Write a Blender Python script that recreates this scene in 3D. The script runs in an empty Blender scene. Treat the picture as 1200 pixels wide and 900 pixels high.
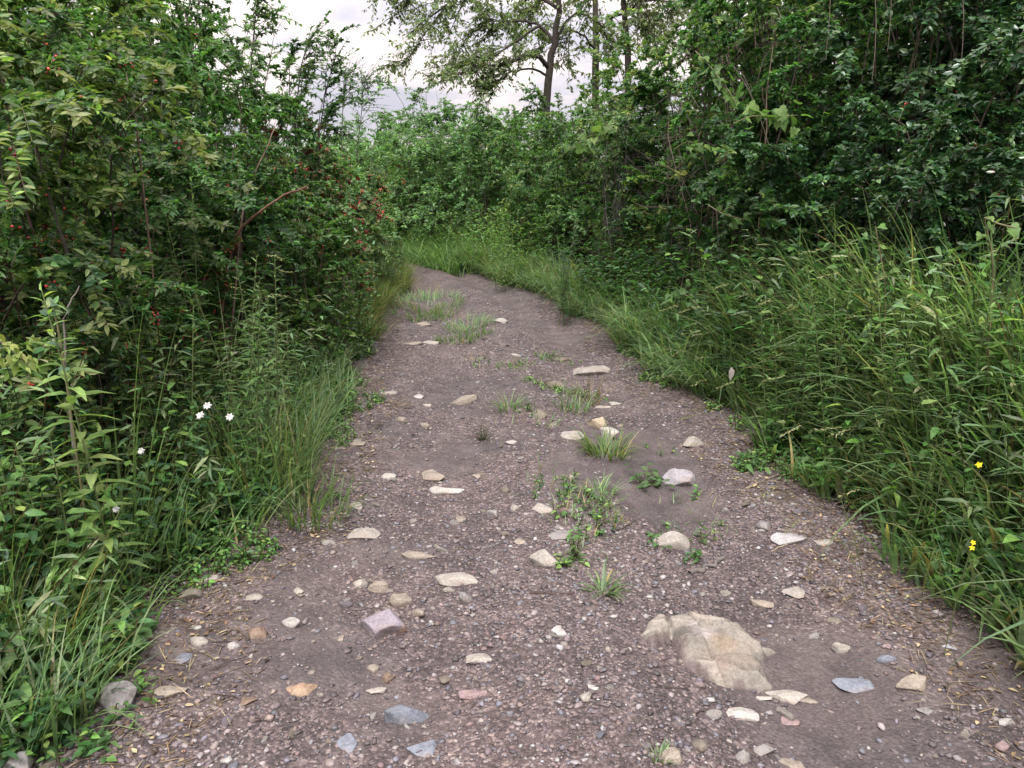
import bpy, bmesh, math
import numpy as np
from mathutils import Vector

# ------------------------------------------------------------------ basics
S = bpy.context.scene
COL = S.collection
F, CX, CY = 900.0, 600.0, 450.0          # focal length and centre of the 1200 x 900 photograph
EYE = 1.55
PITCH = math.radians(14.0)
cp, sp = math.cos(PITCH), math.sin(PITCH)
UP = np.array([0., 0., 1.])

def ray(px, py):
    u, v = (px - CX) / F, (CY - py) / F
    return np.array([u, cp + v * sp, -sp + v * cp])

def G(px, py, z=0.0):                     # where the ray meets height z
    d = ray(px, py); t = (z - EYE) / d[2]
    return np.array([0, 0, EYE]) + d * t

def Q(px, py, y):                         # where the ray is y metres ahead
    d = ray(px, py); t = y / d[1]
    return np.array([0, 0, EYE]) + d * t

def X(px, y):
    return (px - CX) / F * (0.97 * y + 0.1)

YL = [-6, 1, 2.2, 3.5, 5, 7.2, 9.8, 12.6, 15.5, 18, 22, 30, 60]
EDGE_L = [-1.9, -1.4, -1.33, -1.16, -1.25, -1.38, -1.72, -1.8, -2.1, -3.6, -7, -16, -50]
YR = [-6, 0, 2.23, 3.3, 5, 6.2, 8.6, 11.5, 15, 18, 22, 30, 60]
EDGE_R = [2.0, 1.75, 1.69, 1.58, 1.6, 1.33, 1.14, .52, -.68, -2.2, -5.3, -14, -47]
def XL(y): return np.interp(y, YL, EDGE_L)
def XR(y): return np.interp(y, YR, EDGE_R)

def rng(s): return np.random.default_rng(s)

_LAT = np.random.default_rng(5).random((256, 256))
def vnoise(x, y):
    xi, yi = np.floor(x).astype(int), np.floor(y).astype(int)
    fx, fy = x - xi, y - yi
    fx, fy = fx * fx * (3 - 2 * fx), fy * fy * (3 - 2 * fy)
    a = _LAT[xi & 255, yi & 255]; b = _LAT[(xi + 1) & 255, yi & 255]
    c = _LAT[xi & 255, (yi + 1) & 255]; d = _LAT[(xi + 1) & 255, (yi + 1) & 255]
    return (a * (1 - fx) + b * fx) * (1 - fy) + (c * (1 - fx) + d * fx) * fy - .5
def fbm(x, y, o=4):
    s, a = 0, 1.0
    for k in range(o):
        s = s + a * vnoise(x * 2 ** k + 17.3 * k, y * 2 ** k + 9.1 * k); a *= .5
    return s
def sstep(a, b, x):
    t = np.clip((x - a) / (b - a), 0, 1); return t * t * (3 - 2 * t)

def H(x, y):                              # height of the land
    x, y = np.asarray(x, float), np.asarray(y, float)
    l, r = XL(y), XR(y)
    d = np.maximum(l - x, x - r)
    w = np.maximum(r - l, .5); s = (x - l) / w
    inside = 1 - sstep(-.35, .1, d)
    rut = -.055 * np.exp(-((s - .3) / .13) ** 2) - .065 * np.exp(-((s - .76) / .12) ** 2) + .02 * np.exp(-((s - .53) / .1) ** 2)
    bank = (.26 + .2 * (x > 0)) * sstep(-.05, 1.6, d) + .25 * sstep(1.5, 6, d)
    near = 1 - sstep(30, 60, np.abs(y) + np.abs(x))
    return (inside * rut + bank + .05 * fbm(x * .8, y * .8) * (1 - inside) + .05 * fbm(x * 1.1, y * 1.1, 3) * inside) * near

# ------------------------------------------------------------------ meshes
def mesh(name, V, polys, tint=None, smooth=False, mats=()):
    """polys: list of (n,k) index arrays"""
    me = bpy.data.meshes.new(name)
    V = np.ascontiguousarray(V, np.float32)
    me.vertices.add(len(V)); me.vertices.foreach_set('co', V.ravel())
    polys = [np.asarray(p, np.int32) for p in polys if len(p)]
    loops = np.concatenate([p.ravel() for p in polys])
    starts, o = [], 0
    for p in polys:
        n, k = p.shape
        starts.append(o + np.arange(n, dtype=np.int32) * k); o += n * k
    starts = np.concatenate(starts)
    me.loops.add(len(loops)); me.loops.foreach_set('vertex_index', loops.astype(np.int32))
    me.polygons.add(len(starts)); me.polygons.foreach_set('loop_start', starts.astype(np.int32))
    if smooth: me.polygons.foreach_set('use_smooth', np.ones(len(starts), bool))
    me.update(calc_edges=True)
    if tint is not None:
        at = me.attributes.new('tint', 'FLOAT_COLOR', 'POINT')
        t = np.ones((len(V), 4), np.float32); t[:, :3] = tint
        at.data.foreach_set('color', t.ravel())
    for m in mats: me.materials.append(m)
    return me

def link(name, me, parent=None, loc=None):
    o = bpy.data.objects.new(name, me); COL.objects.link(o)
    if parent is not None: o.parent = parent
    if loc is not None: o.location = loc
    return o
def tag(o, label=None, cat=None, group=None, kind=None):
    for k, v in (('label', label), ('category', cat), ('group', group), ('kind', kind)):
        if v: o[k] = v
    return o
def thing(name, label, cat, loc=(0, 0, 0), group=None):
    return tag(link(name, None, None, tuple(float(c) for c in loc)), label, cat, group)

class Geo:                                # gathers vertices and faces of one mesh
    def __init__(s): s.V, s.P, s.T, s.n = [], {}, [], 0
    def add(s, V, polys, tint):
        V = V.reshape(-1, 3); s.V.append(V)
        for p in polys: s.P.setdefault(p.shape[1], []).append(p + s.n)
        s.T.append(np.broadcast_to(tint, (len(V), 3))); s.n += len(V)
    def build(s, name, mat, parent=None, base=(0, 0, 0), smooth=False):
        V = np.concatenate(s.V) - np.asarray(base)
        me = mesh(name, V, [np.concatenate(p) for p in s.P.values()], np.concatenate(s.T), smooth, [mat])
        return link(name, me, parent)

def norm(a): return a / np.maximum(np.linalg.norm(a, axis=-1, keepdims=True), 1e-9)

# leaf templates: (u along, v across, w up), faces
def _sym(half): return half
T8 = (np.array([[0,0,0],[.33,0,0],[.68,0,0],[1,0,0],[.28,.5,.14],[.64,.4,.11],[.28,-.5,.14],[.64,-.4,.11]], float),
      [np.array([[1,2,5,4],[1,6,7,2]]), np.array([[0,1,4],[2,3,5],[0,6,1],[2,7,3]])])
T6 = (np.array([[0,0,0],[.3,.5,.14],[.68,.38,.11],[1,0,0],[.68,-.38,.11],[.3,-.5,.14]], float),
      [np.array([[0,3,2,1],[0,5,4,3]])])
T4 = (np.array([[0,0,0],[.42,.5,.12],[1,0,0],[.42,-.5,.12]], float), [np.array([[0,2,1],[0,3,2]])])
_h = [(0,0,0),(-.14,.2,.04),(-.05,.46,.1),(.2,.52,.12),(.36,.4,.08),(.55,.44,.1),(.66,.24,.05),(1,0,-.04)]
_v = [(.3,0,0)] + _h + [(u,-v,w) for u, v, w in _h[1:-1][::-1]]
THEART = (np.array(_v, float), [np.array([[0, 1 + i, 1 + (i + 1) % (len(_v) - 1)] for i in range(len(_v) - 1)])])

def leaves(geo, P, D, N, L, W, C, tmpl=T6, curl=.15):
    tv, tf = tmpl; n, k = len(P), len(tv)
    D = norm(D); N = norm(N - (N * D).sum(-1, keepdims=True) * D); Sd = np.cross(N, D)
    L = np.broadcast_to(L, n)[:, None, None]; W = np.broadcast_to(W, n)[:, None, None]
    cu = np.broadcast_to(curl, n)[:, None, None]
    u, v, w = tv[None, :, 0:1], tv[None, :, 1:2], tv[None, :, 2:3]
    V = P[:, None] + D[:, None] * (u * L) + Sd[:, None] * (v * W) + N[:, None] * (w * W - cu * u * u * L)
    off = (np.arange(n) * k)[:, None, None]
    geo.add(V, [(f[None] + off).reshape(-1, f.shape[1]) for f in tf], np.repeat(np.broadcast_to(C, (n, 3)), k, 0))

def tubes(geo, PL, R, C, sides=4):
    """PL (n,m,3) polylines, R (n,m) radii"""
    PL = np.asarray(PL, float); n, m, _ = PL.shape
    R = np.broadcast_to(R, (n, m)); T = norm(np.gradient(PL, axis=1))
    ref = np.where(np.abs(T[..., 2:3]) > .9, [[[1., 0, 0]]], [[[0, 0, 1.]]])
    A = norm(np.cross(T, ref)); B = np.cross(T, A)
    an = np.arange(sides) * 2 * math.pi / sides
    V = PL[:, :, None] + R[:, :, None, None] * (A[:, :, None] * np.cos(an)[:, None] + B[:, :, None] * np.sin(an)[:, None])
    i = np.arange(n)[:, None, None] * m * sides; j = np.arange(m - 1)[None, :, None] * sides; s = np.arange(sides)[None, None]
    s2 = (s + 1) % sides
    q = np.stack([i + j + s, i + j + s2, i + j + sides + s2, i + j + sides + s], -1).reshape(-1, 4)
    C = np.asarray(C, float)
    if C.ndim == 2: C = np.repeat(C, m * sides, 0)
    geo.add(V, [q], C)

def blades(geo, P, az, lean, bend, L, W, C, K=5, tipfrac=None):
    """arching grass blades as tapered strips with a slight fold"""
    n = len(P); az = np.broadcast_to(az, n)
    hd = np.stack([np.cos(az), np.sin(az), 0 * az], -1); sd = np.stack([-np.sin(az), np.cos(az), 0 * az], -1)
    L = np.broadcast_to(L, n); W = np.broadcast_to(W, n)
    p = P.copy(); rows = []
    for k in range(K + 1):
        t = k / K
        w = W * (1 - t ** 1.7) * (.55 + .9 * min(t * 3, .5)) * .5
        if k == K: rows.append(p[:, None].copy())
        else: rows.append(np.stack([p - sd * w[:, None], p + sd * w[:, None]], 1))
        th = lean + bend * (t + .5 / K) ** 1.4
        p = p + (hd * np.sin(th)[:, None] + UP * np.cos(th)[:, None]) * (L / K)[:, None]
    V = np.concatenate(rows, 1); k = V.shape[1]
    off = (np.arange(n) * k)[:, None, None]
    q = np.array([[2*i, 2*i+1, 2*i+3, 2*i+2] for i in range(K - 1)]); t = np.array([[2*K-2, 2*K-1, 2*K]])
    geo.add(V, [(q[None] + off).reshape(-1, 4), (t[None] + off).reshape(-1, 3)], np.repeat(np.broadcast_to(C, (n, 3)), k, 0))
    return p                              # the tips

def palette(r, n, cols, weights=None, jit=.22, hue=.06):
    cols = np.asarray(cols, float)
    c = cols[r.choice(len(cols), n, p=weights)]
    c = c * np.exp(r.normal(0, jit, (n, 1))) * np.exp(r.normal(0, hue, (n, 3)))
    return np.clip(c, .004, .5)

def ico(sub):
    bm = bmesh.new(); bmesh.ops.create_icosphere(bm, subdivisions=sub, radius=1)
    V = np.array([v.co[:] for v in bm.verts]); Fc = np.array([[v.index for v in f.verts] for f in bm.faces]); bm.free()
    return V, Fc
ICO = {k: ico(k) for k in (1, 2, 3, 4, 5)}

# ------------------------------------------------------------------ materials
def mat(name):
    m = bpy.data.materials.new(name); m.use_nodes = True
    nt = m.node_tree; b = nt.nodes['Principled BSDF']
    return m, nt, b
def node(nt, t, **k):
    n = nt.nodes.new(t)
    for a, v in k.items():
        if a.startswith('i_'): n.inputs[a[2:].replace('_', ' ')].default_value = v
        else: setattr(n, a, v)
    return n
def ramp(nt, stops):
    n = nt.nodes.new('ShaderNodeValToRGB'); e = n.color_ramp.elements
    while len(e) < len(stops): e.new(.5)
    for el, (p, c) in zip(e, stops): el.position = p; el.color = (*c, 1)
    return n
def mix(nt, mode, fac, a, b):
    n = nt.nodes.new('ShaderNodeMix'); n.data_type = 'RGBA'; n.blend_type = mode
    for i, v in ((0, fac), (6, a), (7, b)):
        if hasattr(v, 'is_linked'): nt.links.new(v, n.inputs[i])
        else: n.inputs[i].default_value = v if i == 0 else (*v, 1)
    return n.outputs[2]

def leaf_mat(name, rough, trans, spec=.5):
    m, nt, b = mat(name); L = nt.links.new
    at = node(nt, 'ShaderNodeAttribute', attribute_name='tint')
    tc = node(nt, 'ShaderNodeTexCoord')
    no = node(nt, 'ShaderNodeTexNoise', i_Scale=70.0, i_Detail=2.0); L(tc.outputs['Object'], no.inputs['Vector'])
    rp = ramp(nt, [(.3, (.72, .74, .7)), (.7, (1.22, 1.2, 1.1))]); L(no.outputs[0], rp.inputs[0])
    col = mix(nt, 'MULTIPLY', 1.0, at.outputs['Color'], rp.outputs[0])
    L(col, b.inputs['Base Color']); b.inputs['Roughness'].default_value = rough
    b.inputs['Specular IOR Level'].default_value = spec
    tr = node(nt, 'ShaderNodeBsdfTranslucent')
    c2 = mix(nt, 'MULTIPLY', 1.0, col, (1.25, 1.4, .7)); L(c2, tr.inputs[0])
    ms = node(nt, 'ShaderNodeMixShader', i_Fac=trans)
    L(b.outputs[0], ms.inputs[1]); L(tr.outputs[0], ms.inputs[2]); L(ms.outputs[0], nt.nodes['Material Output'].inputs[0])
    return m

M_LEAF = leaf_mat('leaf_satin', .44, .42, .42)
M_GLOSS = leaf_mat('leaf_glossy', .32, .22, .6)
M_VINE = leaf_mat('vine_leaf', .55, .38, .3)
M_GRASS = leaf_mat('grass_blade', .46, .42, .42)
def tint_mat(name, rough, spec=.4, nscale=25., lo=.75, hi=1.2, bump=0.):
    m, nt, b = mat(name); L = nt.links.new
    at = node(nt, 'ShaderNodeAttribute', attribute_name='tint'); tc = node(nt, 'ShaderNodeTexCoord')
    no = node(nt, 'ShaderNodeTexNoise', i_Scale=nscale, i_Detail=5.0, i_Roughness=.6); L(tc.outputs['Object'], no.inputs['Vector'])
    rp = ramp(nt, [(.3, (lo,) * 3), (.7, (hi,) * 3)]); L(no.outputs[0], rp.inputs[0])
    L(mix(nt, 'MULTIPLY', 1.0, at.outputs['Color'], rp.outputs[0]), b.inputs['Base Color'])
    b.inputs['Roughness'].default_value = rough; b.inputs['Specular IOR Level'].default_value = spec
    if bump:
        bp = node(nt, 'ShaderNodeBump', i_Strength=bump, i_Distance=.01); L(no.outputs[0], bp.inputs['Height']); L(bp.outputs[0], b.inputs['Normal'])
    return m
M_BARK = tint_mat('bark', .85, .2, 18., .6, 1.35, .6)
M_STEM = tint_mat('green_stem', .5)
M_BERRY = tint_mat('berry_skin', .25, .6)
M_PETAL = tint_mat('petal', .6, .2)
M_GRAVEL = tint_mat('gravel_stone', .62, .4, 60., .75, 1.25)

def stone_mat():
    m, nt, b = mat('weathered_stone'); L = nt.links.new
    at = node(nt, 'ShaderNodeAttribute', attribute_name='tint'); tc = node(nt, 'ShaderNodeTexCoord')
    no = node(nt, 'ShaderNodeTexNoise', i_Scale=9.0, i_Detail=6.0, i_Roughness=.65); L(tc.outputs['Object'], no.inputs['Vector'])
    rp = ramp(nt, [(.3, (.62, .58, .55)), (.5, (1, 1, 1)), (.72, (1.25, 1.24, 1.22))]); L(no.outputs[0], rp.inputs[0])
    c = mix(nt, 'MULTIPLY', 1.0, at.outputs['Color'], rp.outputs[0])
    n2 = node(nt, 'ShaderNodeTexNoise', i_Scale=5.0, i_Detail=4.0); L(tc.outputs['Object'], n2.inputs['Vector'])
    r2 = ramp(nt, [(.52, (0, 0, 0)), (.66, (1, 1, 1))]); L(n2.outputs[0], r2.inputs[0])
    mud = node(nt, 'ShaderNodeMath', operation='MULTIPLY'); L(r2.outputs[0], mud.inputs[0]); mud.inputs[1].default_value = .55
    c = mix(nt, 'MIX', mud.outputs[0], c, (.17, .125, .1))
    n3 = node(nt, 'ShaderNodeTexNoise', i_Scale=120.0, i_Detail=3.0); L(tc.outputs['Object'], n3.inputs['Vector'])
    r3 = ramp(nt, [(.35, (.8, .8, .8)), (.65, (1.12, 1.12, 1.12))]); L(n3.outputs[0], r3.inputs[0])
    c = mix(nt, 'MULTIPLY', 1.0, c, r3.outputs[0])
    L(c, b.inputs['Base Color']); b.inputs['Roughness'].default_value = .68; b.inputs['Specular IOR Level'].default_value = .35
    bp = node(nt, 'ShaderNodeBump', i_Strength=.75, i_Distance=.02); L(no.outputs[0], bp.inputs['Height'])
    b2 = node(nt, 'ShaderNodeBump', i_Strength=.4, i_Distance=.003); L(n3.outputs[0], b2.inputs['Height']); L(bp.outputs[0], b2.inputs['Normal'])
    L(b2.outputs[0], b.inputs['Normal'])
    return m
M_STONE = stone_mat()

def path_mat():
    m, nt, b = mat('damp_gravelly_dirt'); L = nt.links.new
    tc = node(nt, 'ShaderNodeTexCoord')
    def noise(s, d=4, r=.6):
        n = node(nt, 'ShaderNodeTexNoise', i_Scale=s, i_Detail=float(d), i_Roughness=r); L(tc.outputs['Object'], n.inputs['Vector']); return n
    big, mid, fin = noise(.9, 4), noise(7., 5), noise(90., 3)
    r = ramp(nt, [(.3, (.052, .0435, .044)), (.5, (.08, .067, .0665)), (.72, (.112, .097, .095))]); L(mid.outputs[0], r.inputs[0])
    rb = ramp(nt, [(.35, (.78, .78, .82)), (.65, (1.18, 1.14, 1.1))]); L(big.outputs[0], rb.inputs[0])
    c = mix(nt, 'MULTIPLY', 1.0, r.outputs[0], rb.outputs[0])
    vo = node(nt, 'ShaderNodeTexVoronoi', i_Scale=95.0); L(tc.outputs['Object'], vo.inputs['Vector'])
    vc = node(nt, 'ShaderNodeSeparateColor'); L(vo.outputs['Color'], vc.inputs[0])
    rv = ramp(nt, [(0, (.5, .46, .46)), (.45, (.85, .8, .8)), (.8, (1.25, 1.15, 1.1)), (.97, (2.3, 2.2, 2.1))]); L(vc.outputs[0], rv.inputs[0])
    # gritty where stones lie, smooth where fine silt has settled
    rs = ramp(nt, [(.1, (.22, .22, .22)), (.8, (1, 1, 1))])
    n5 = node(nt, 'ShaderNodeAttribute', attribute_name='tint'); L(n5.outputs['Fac'], rs.inputs[0])
    c2 = mix(nt, 'MULTIPLY', 1.0, c, rv.outputs[0])
    c = mix(nt, 'MIX', rs.outputs[0], c, c2)
    rf = ramp(nt, [(.3, (.7, .7, .7)), (.7, (1.25, 1.25, 1.25))]); L(fin.outputs[0], rf.inputs[0])
    c = mix(nt, 'MULTIPLY', 1.0, c, rf.outputs[0])
    L(c, b.inputs['Base Color']); b.inputs['Roughness'].default_value = .72; b.inputs['Specular IOR Level'].default_value = .35
    b1 = node(nt, 'ShaderNodeBump', i_Strength=.7, i_Distance=.006); b1.invert = True; L(vo.outputs['Distance'], b1.inputs['Height'])
    b2 = node(nt, 'ShaderNodeBump', i_Strength=.5, i_Distance=.004); L(fin.outputs[0], b2.inputs['Height']); L(b1.outputs[0], b2.inputs['Normal'])
    b3 = node(nt, 'ShaderNodeBump', i_Strength=.5, i_Distance=.03); L(mid.outputs[0], b3.inputs['Height']); L(b2.outputs[0], b3.inputs['Normal'])
    L(b3.outputs[0], b.inputs['Normal'])
    return m
def soil_mat():
    m, nt, b = mat('mossy_soil'); L = nt.links.new
    tc = node(nt, 'ShaderNodeTexCoord')
    n = node(nt, 'ShaderNodeTexNoise', i_Scale=3.0, i_Detail=8.0); L(tc.outputs['Object'], n.inputs['Vector'])
    r = ramp(nt, [(.35, (.045, .035, .026)), (.52, (.06, .047, .034)), (.75, (.055, .06, .03))]); L(n.outputs[0], r.inputs[0])
    L(r.outputs[0], b.inputs['Base Color']); b.inputs['Roughness'].default_value = .9; b.inputs['Specular IOR Level'].default_value = .2
    return m

# ------------------------------------------------------------------ ground and path
def grid_mesh(name, xs, ys, zf, m):
    Xg, Yg = np.meshgrid(xs, ys); V = np.stack([Xg, Yg, zf(Xg, Yg)], -1).reshape(-1, 3)
    nx, ny = len(xs), len(ys); i = np.arange(nx - 1)[None]; j = np.arange(ny - 1)[:, None] * nx
    q = np.stack([i + j, i + j + 1, i + j + nx + 1, i + j + nx], -1).reshape(-1, 4)
    return link(name, mesh(name, V, [q], None, True, [m]))
def spread_axis(lim, fine, n0):
    a = np.arange(0, lim, fine); o = lim * np.geomspace(1, 700 / lim, n0)
    p = np.concatenate([a, o]); return np.unique(np.concatenate([-p, p]))
def zg(x, y):
    d = np.maximum(XL(y) - x, x - XR(y))
    return H(x, y) - .07 * (1 - sstep(-.02, .22, d)) * (np.abs(y) < 26)
tag(grid_mesh('ground', spread_axis(14, .16, 22), spread_axis(30, .16, 22), zg, soil_mat()), kind='structure')

def gritty(x, y):
    l, r = XL(y), XR(y); s_ = (x - l) / np.maximum(r - l, .5)
    a = vnoise(x * 1.3 + 4, y * 1.3) + .5 * vnoise(x * 3.4, y * 3.4)
    return a + .1 - .5 * np.exp(-((s_ - .74) / .1) ** 2) - .22 * np.exp(-((s_ - .3) / .09) ** 2)

def build_path():
    ys = np.concatenate([np.arange(-5, 1.2, .12), np.arange(1.2, 6, .018), np.arange(6, 12, .035), np.arange(12, 25, .08)])
    s = np.linspace(-.16, 1.16, 190)
    Y, Sg = np.meshgrid(ys, s, indexing='ij')
    l, r = XL(Y), XR(Y); Xg = l + (r - l) * Sg
    d = np.maximum(l - Xg, Xg - r)
    Z = H(Xg, Y) + .004 + .012 * fbm(Xg * 5, Y * 5, 4) + .006 * fbm(Xg * 28, Y * 28, 3) - .09 * sstep(.05, .22, d)
    V = np.stack([Xg, Y, Z], -1).reshape(-1, 3); ny, nx = Y.shape
    i = np.arange(nx - 1)[None]; j = np.arange(ny - 1)[:, None] * nx
    q = np.stack([i + j, i + j + 1, i + j + nx + 1, i + j + nx], -1).reshape(-1, 4)
    gr = sstep(-.45, .1, gritty(Xg, Y)).reshape(-1, 1)
    tag(link('path', mesh('path', V, [q], np.repeat(gr, 3, 1), True, [path_mat()])), kind='structure')
build_path()
def HP(x, y): return H(x, y) + .004 + .012 * fbm(np.asarray(x) * 5., np.asarray(y) * 5., 4)

# ------------------------------------------------------------------ stones
TAN, PALE, WHITE = (.285, .247, .205), (.34, .315, .282), (.40, .385, .362)
GREY, BLUE, PURP = (.25, .24, .235), (.195, .215, .26), (.215, .19, .22)
BROWN, PINK, DUN = (.195, .14, .105), (.28, .205, .205), (.18, .16, .13)

def rock_verts(r, sub, faces, dims, rough, sharp):
    V = ICO[sub][0].copy(); o = r.uniform(0, 60)
    V = V * (1 + .34 * fbm(V[:, 0] * .9 + V[:, 2] * .5 + o, V[:, 1] * .9 - V[:, 2] * .4 + o, 2))[:, None]
    for k in range(faces):
        n = norm(r.normal(size=3)); dd = r.uniform(sharp, sharp + .22)
        V -= np.maximum(V @ n - dd, 0)[:, None] * n * .97
    V = V * np.asarray(dims) * .5 / np.abs(V).max(0)
    sc = 3.2 / max(dims)
    o = r.uniform(0, 60)
    nz = fbm(V[:, 0] * sc + V[:, 2] * sc * .8 + o, V[:, 1] * sc - V[:, 2] * sc * .6 + o, 4)
    return V + norm(V) * (nz * rough * max(dims))[:, None]

def rock(px, py, w, h, kind, colour, label, rot=0., tilt=0., name='stone', second=None, seed=None):
    colour = np.asarray(colour) * .80
    p = G(px, py + h * .28); r = rng(int(px * 7 + py * 13) if seed is None else seed)
    dist = p[1] * cp + EYE * sp; W = w * dist / F; app = h * dist / F
    a = math.atan2(EYE, p[1])
    hr = {'slab': .16, 'flat': .10, 'round': .45, 'block': .55, 'bed': .12}[kind]
    Hz = min(hr * W, app * .8); Ly = np.clip((app - Hz * .8 * math.cos(a)) / math.sin(a), .3 * W, 1.5 * W)
    faces, sharp, rough = {'slab': (15, .46, .05), 'flat': (14, .44, .035), 'round': (13, .53, .04), 'block': (13, .42, .035), 'bed': (12, .6, .06)}[kind]
    V = rock_verts(r, 4 if w > 26 else 3, faces, (W, Ly, Hz * 1.5), rough, sharp)
    c, s = math.cos(rot), math.sin(rot)
    V = V @ np.array([[c, s, 0], [-s, c, 0], [0, 0, 1]])
    if tilt:
        c, s = math.cos(tilt), math.sin(tilt); V = V @ np.array([[c, 0, s], [0, 1, 0], [-s, 0, c]])
    z = float(HP(p[0], p[1])) + Hz * (.2 if kind == 'block' else .1)
    t = np.tile(np.asarray(colour), (len(V), 1)) * math.exp(r.normal(0, .06))
    if second is not None:
        k = sstep(-.1, .15, V[:, 0] / W - .35 * V[:, 2] / max(Hz, .01) + .3 * fbm(V[:, 0] * 20, V[:, 1] * 20, 2))[:, None]
        t = t * (1 - k) + np.asarray(second) * k
    o = link(name, mesh(name, V, [ICO[4 if w > 26 else 3][1]], t, True, [M_STONE]), None, (p[0], p[1], z))
    return tag(o, label, 'stone')

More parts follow.
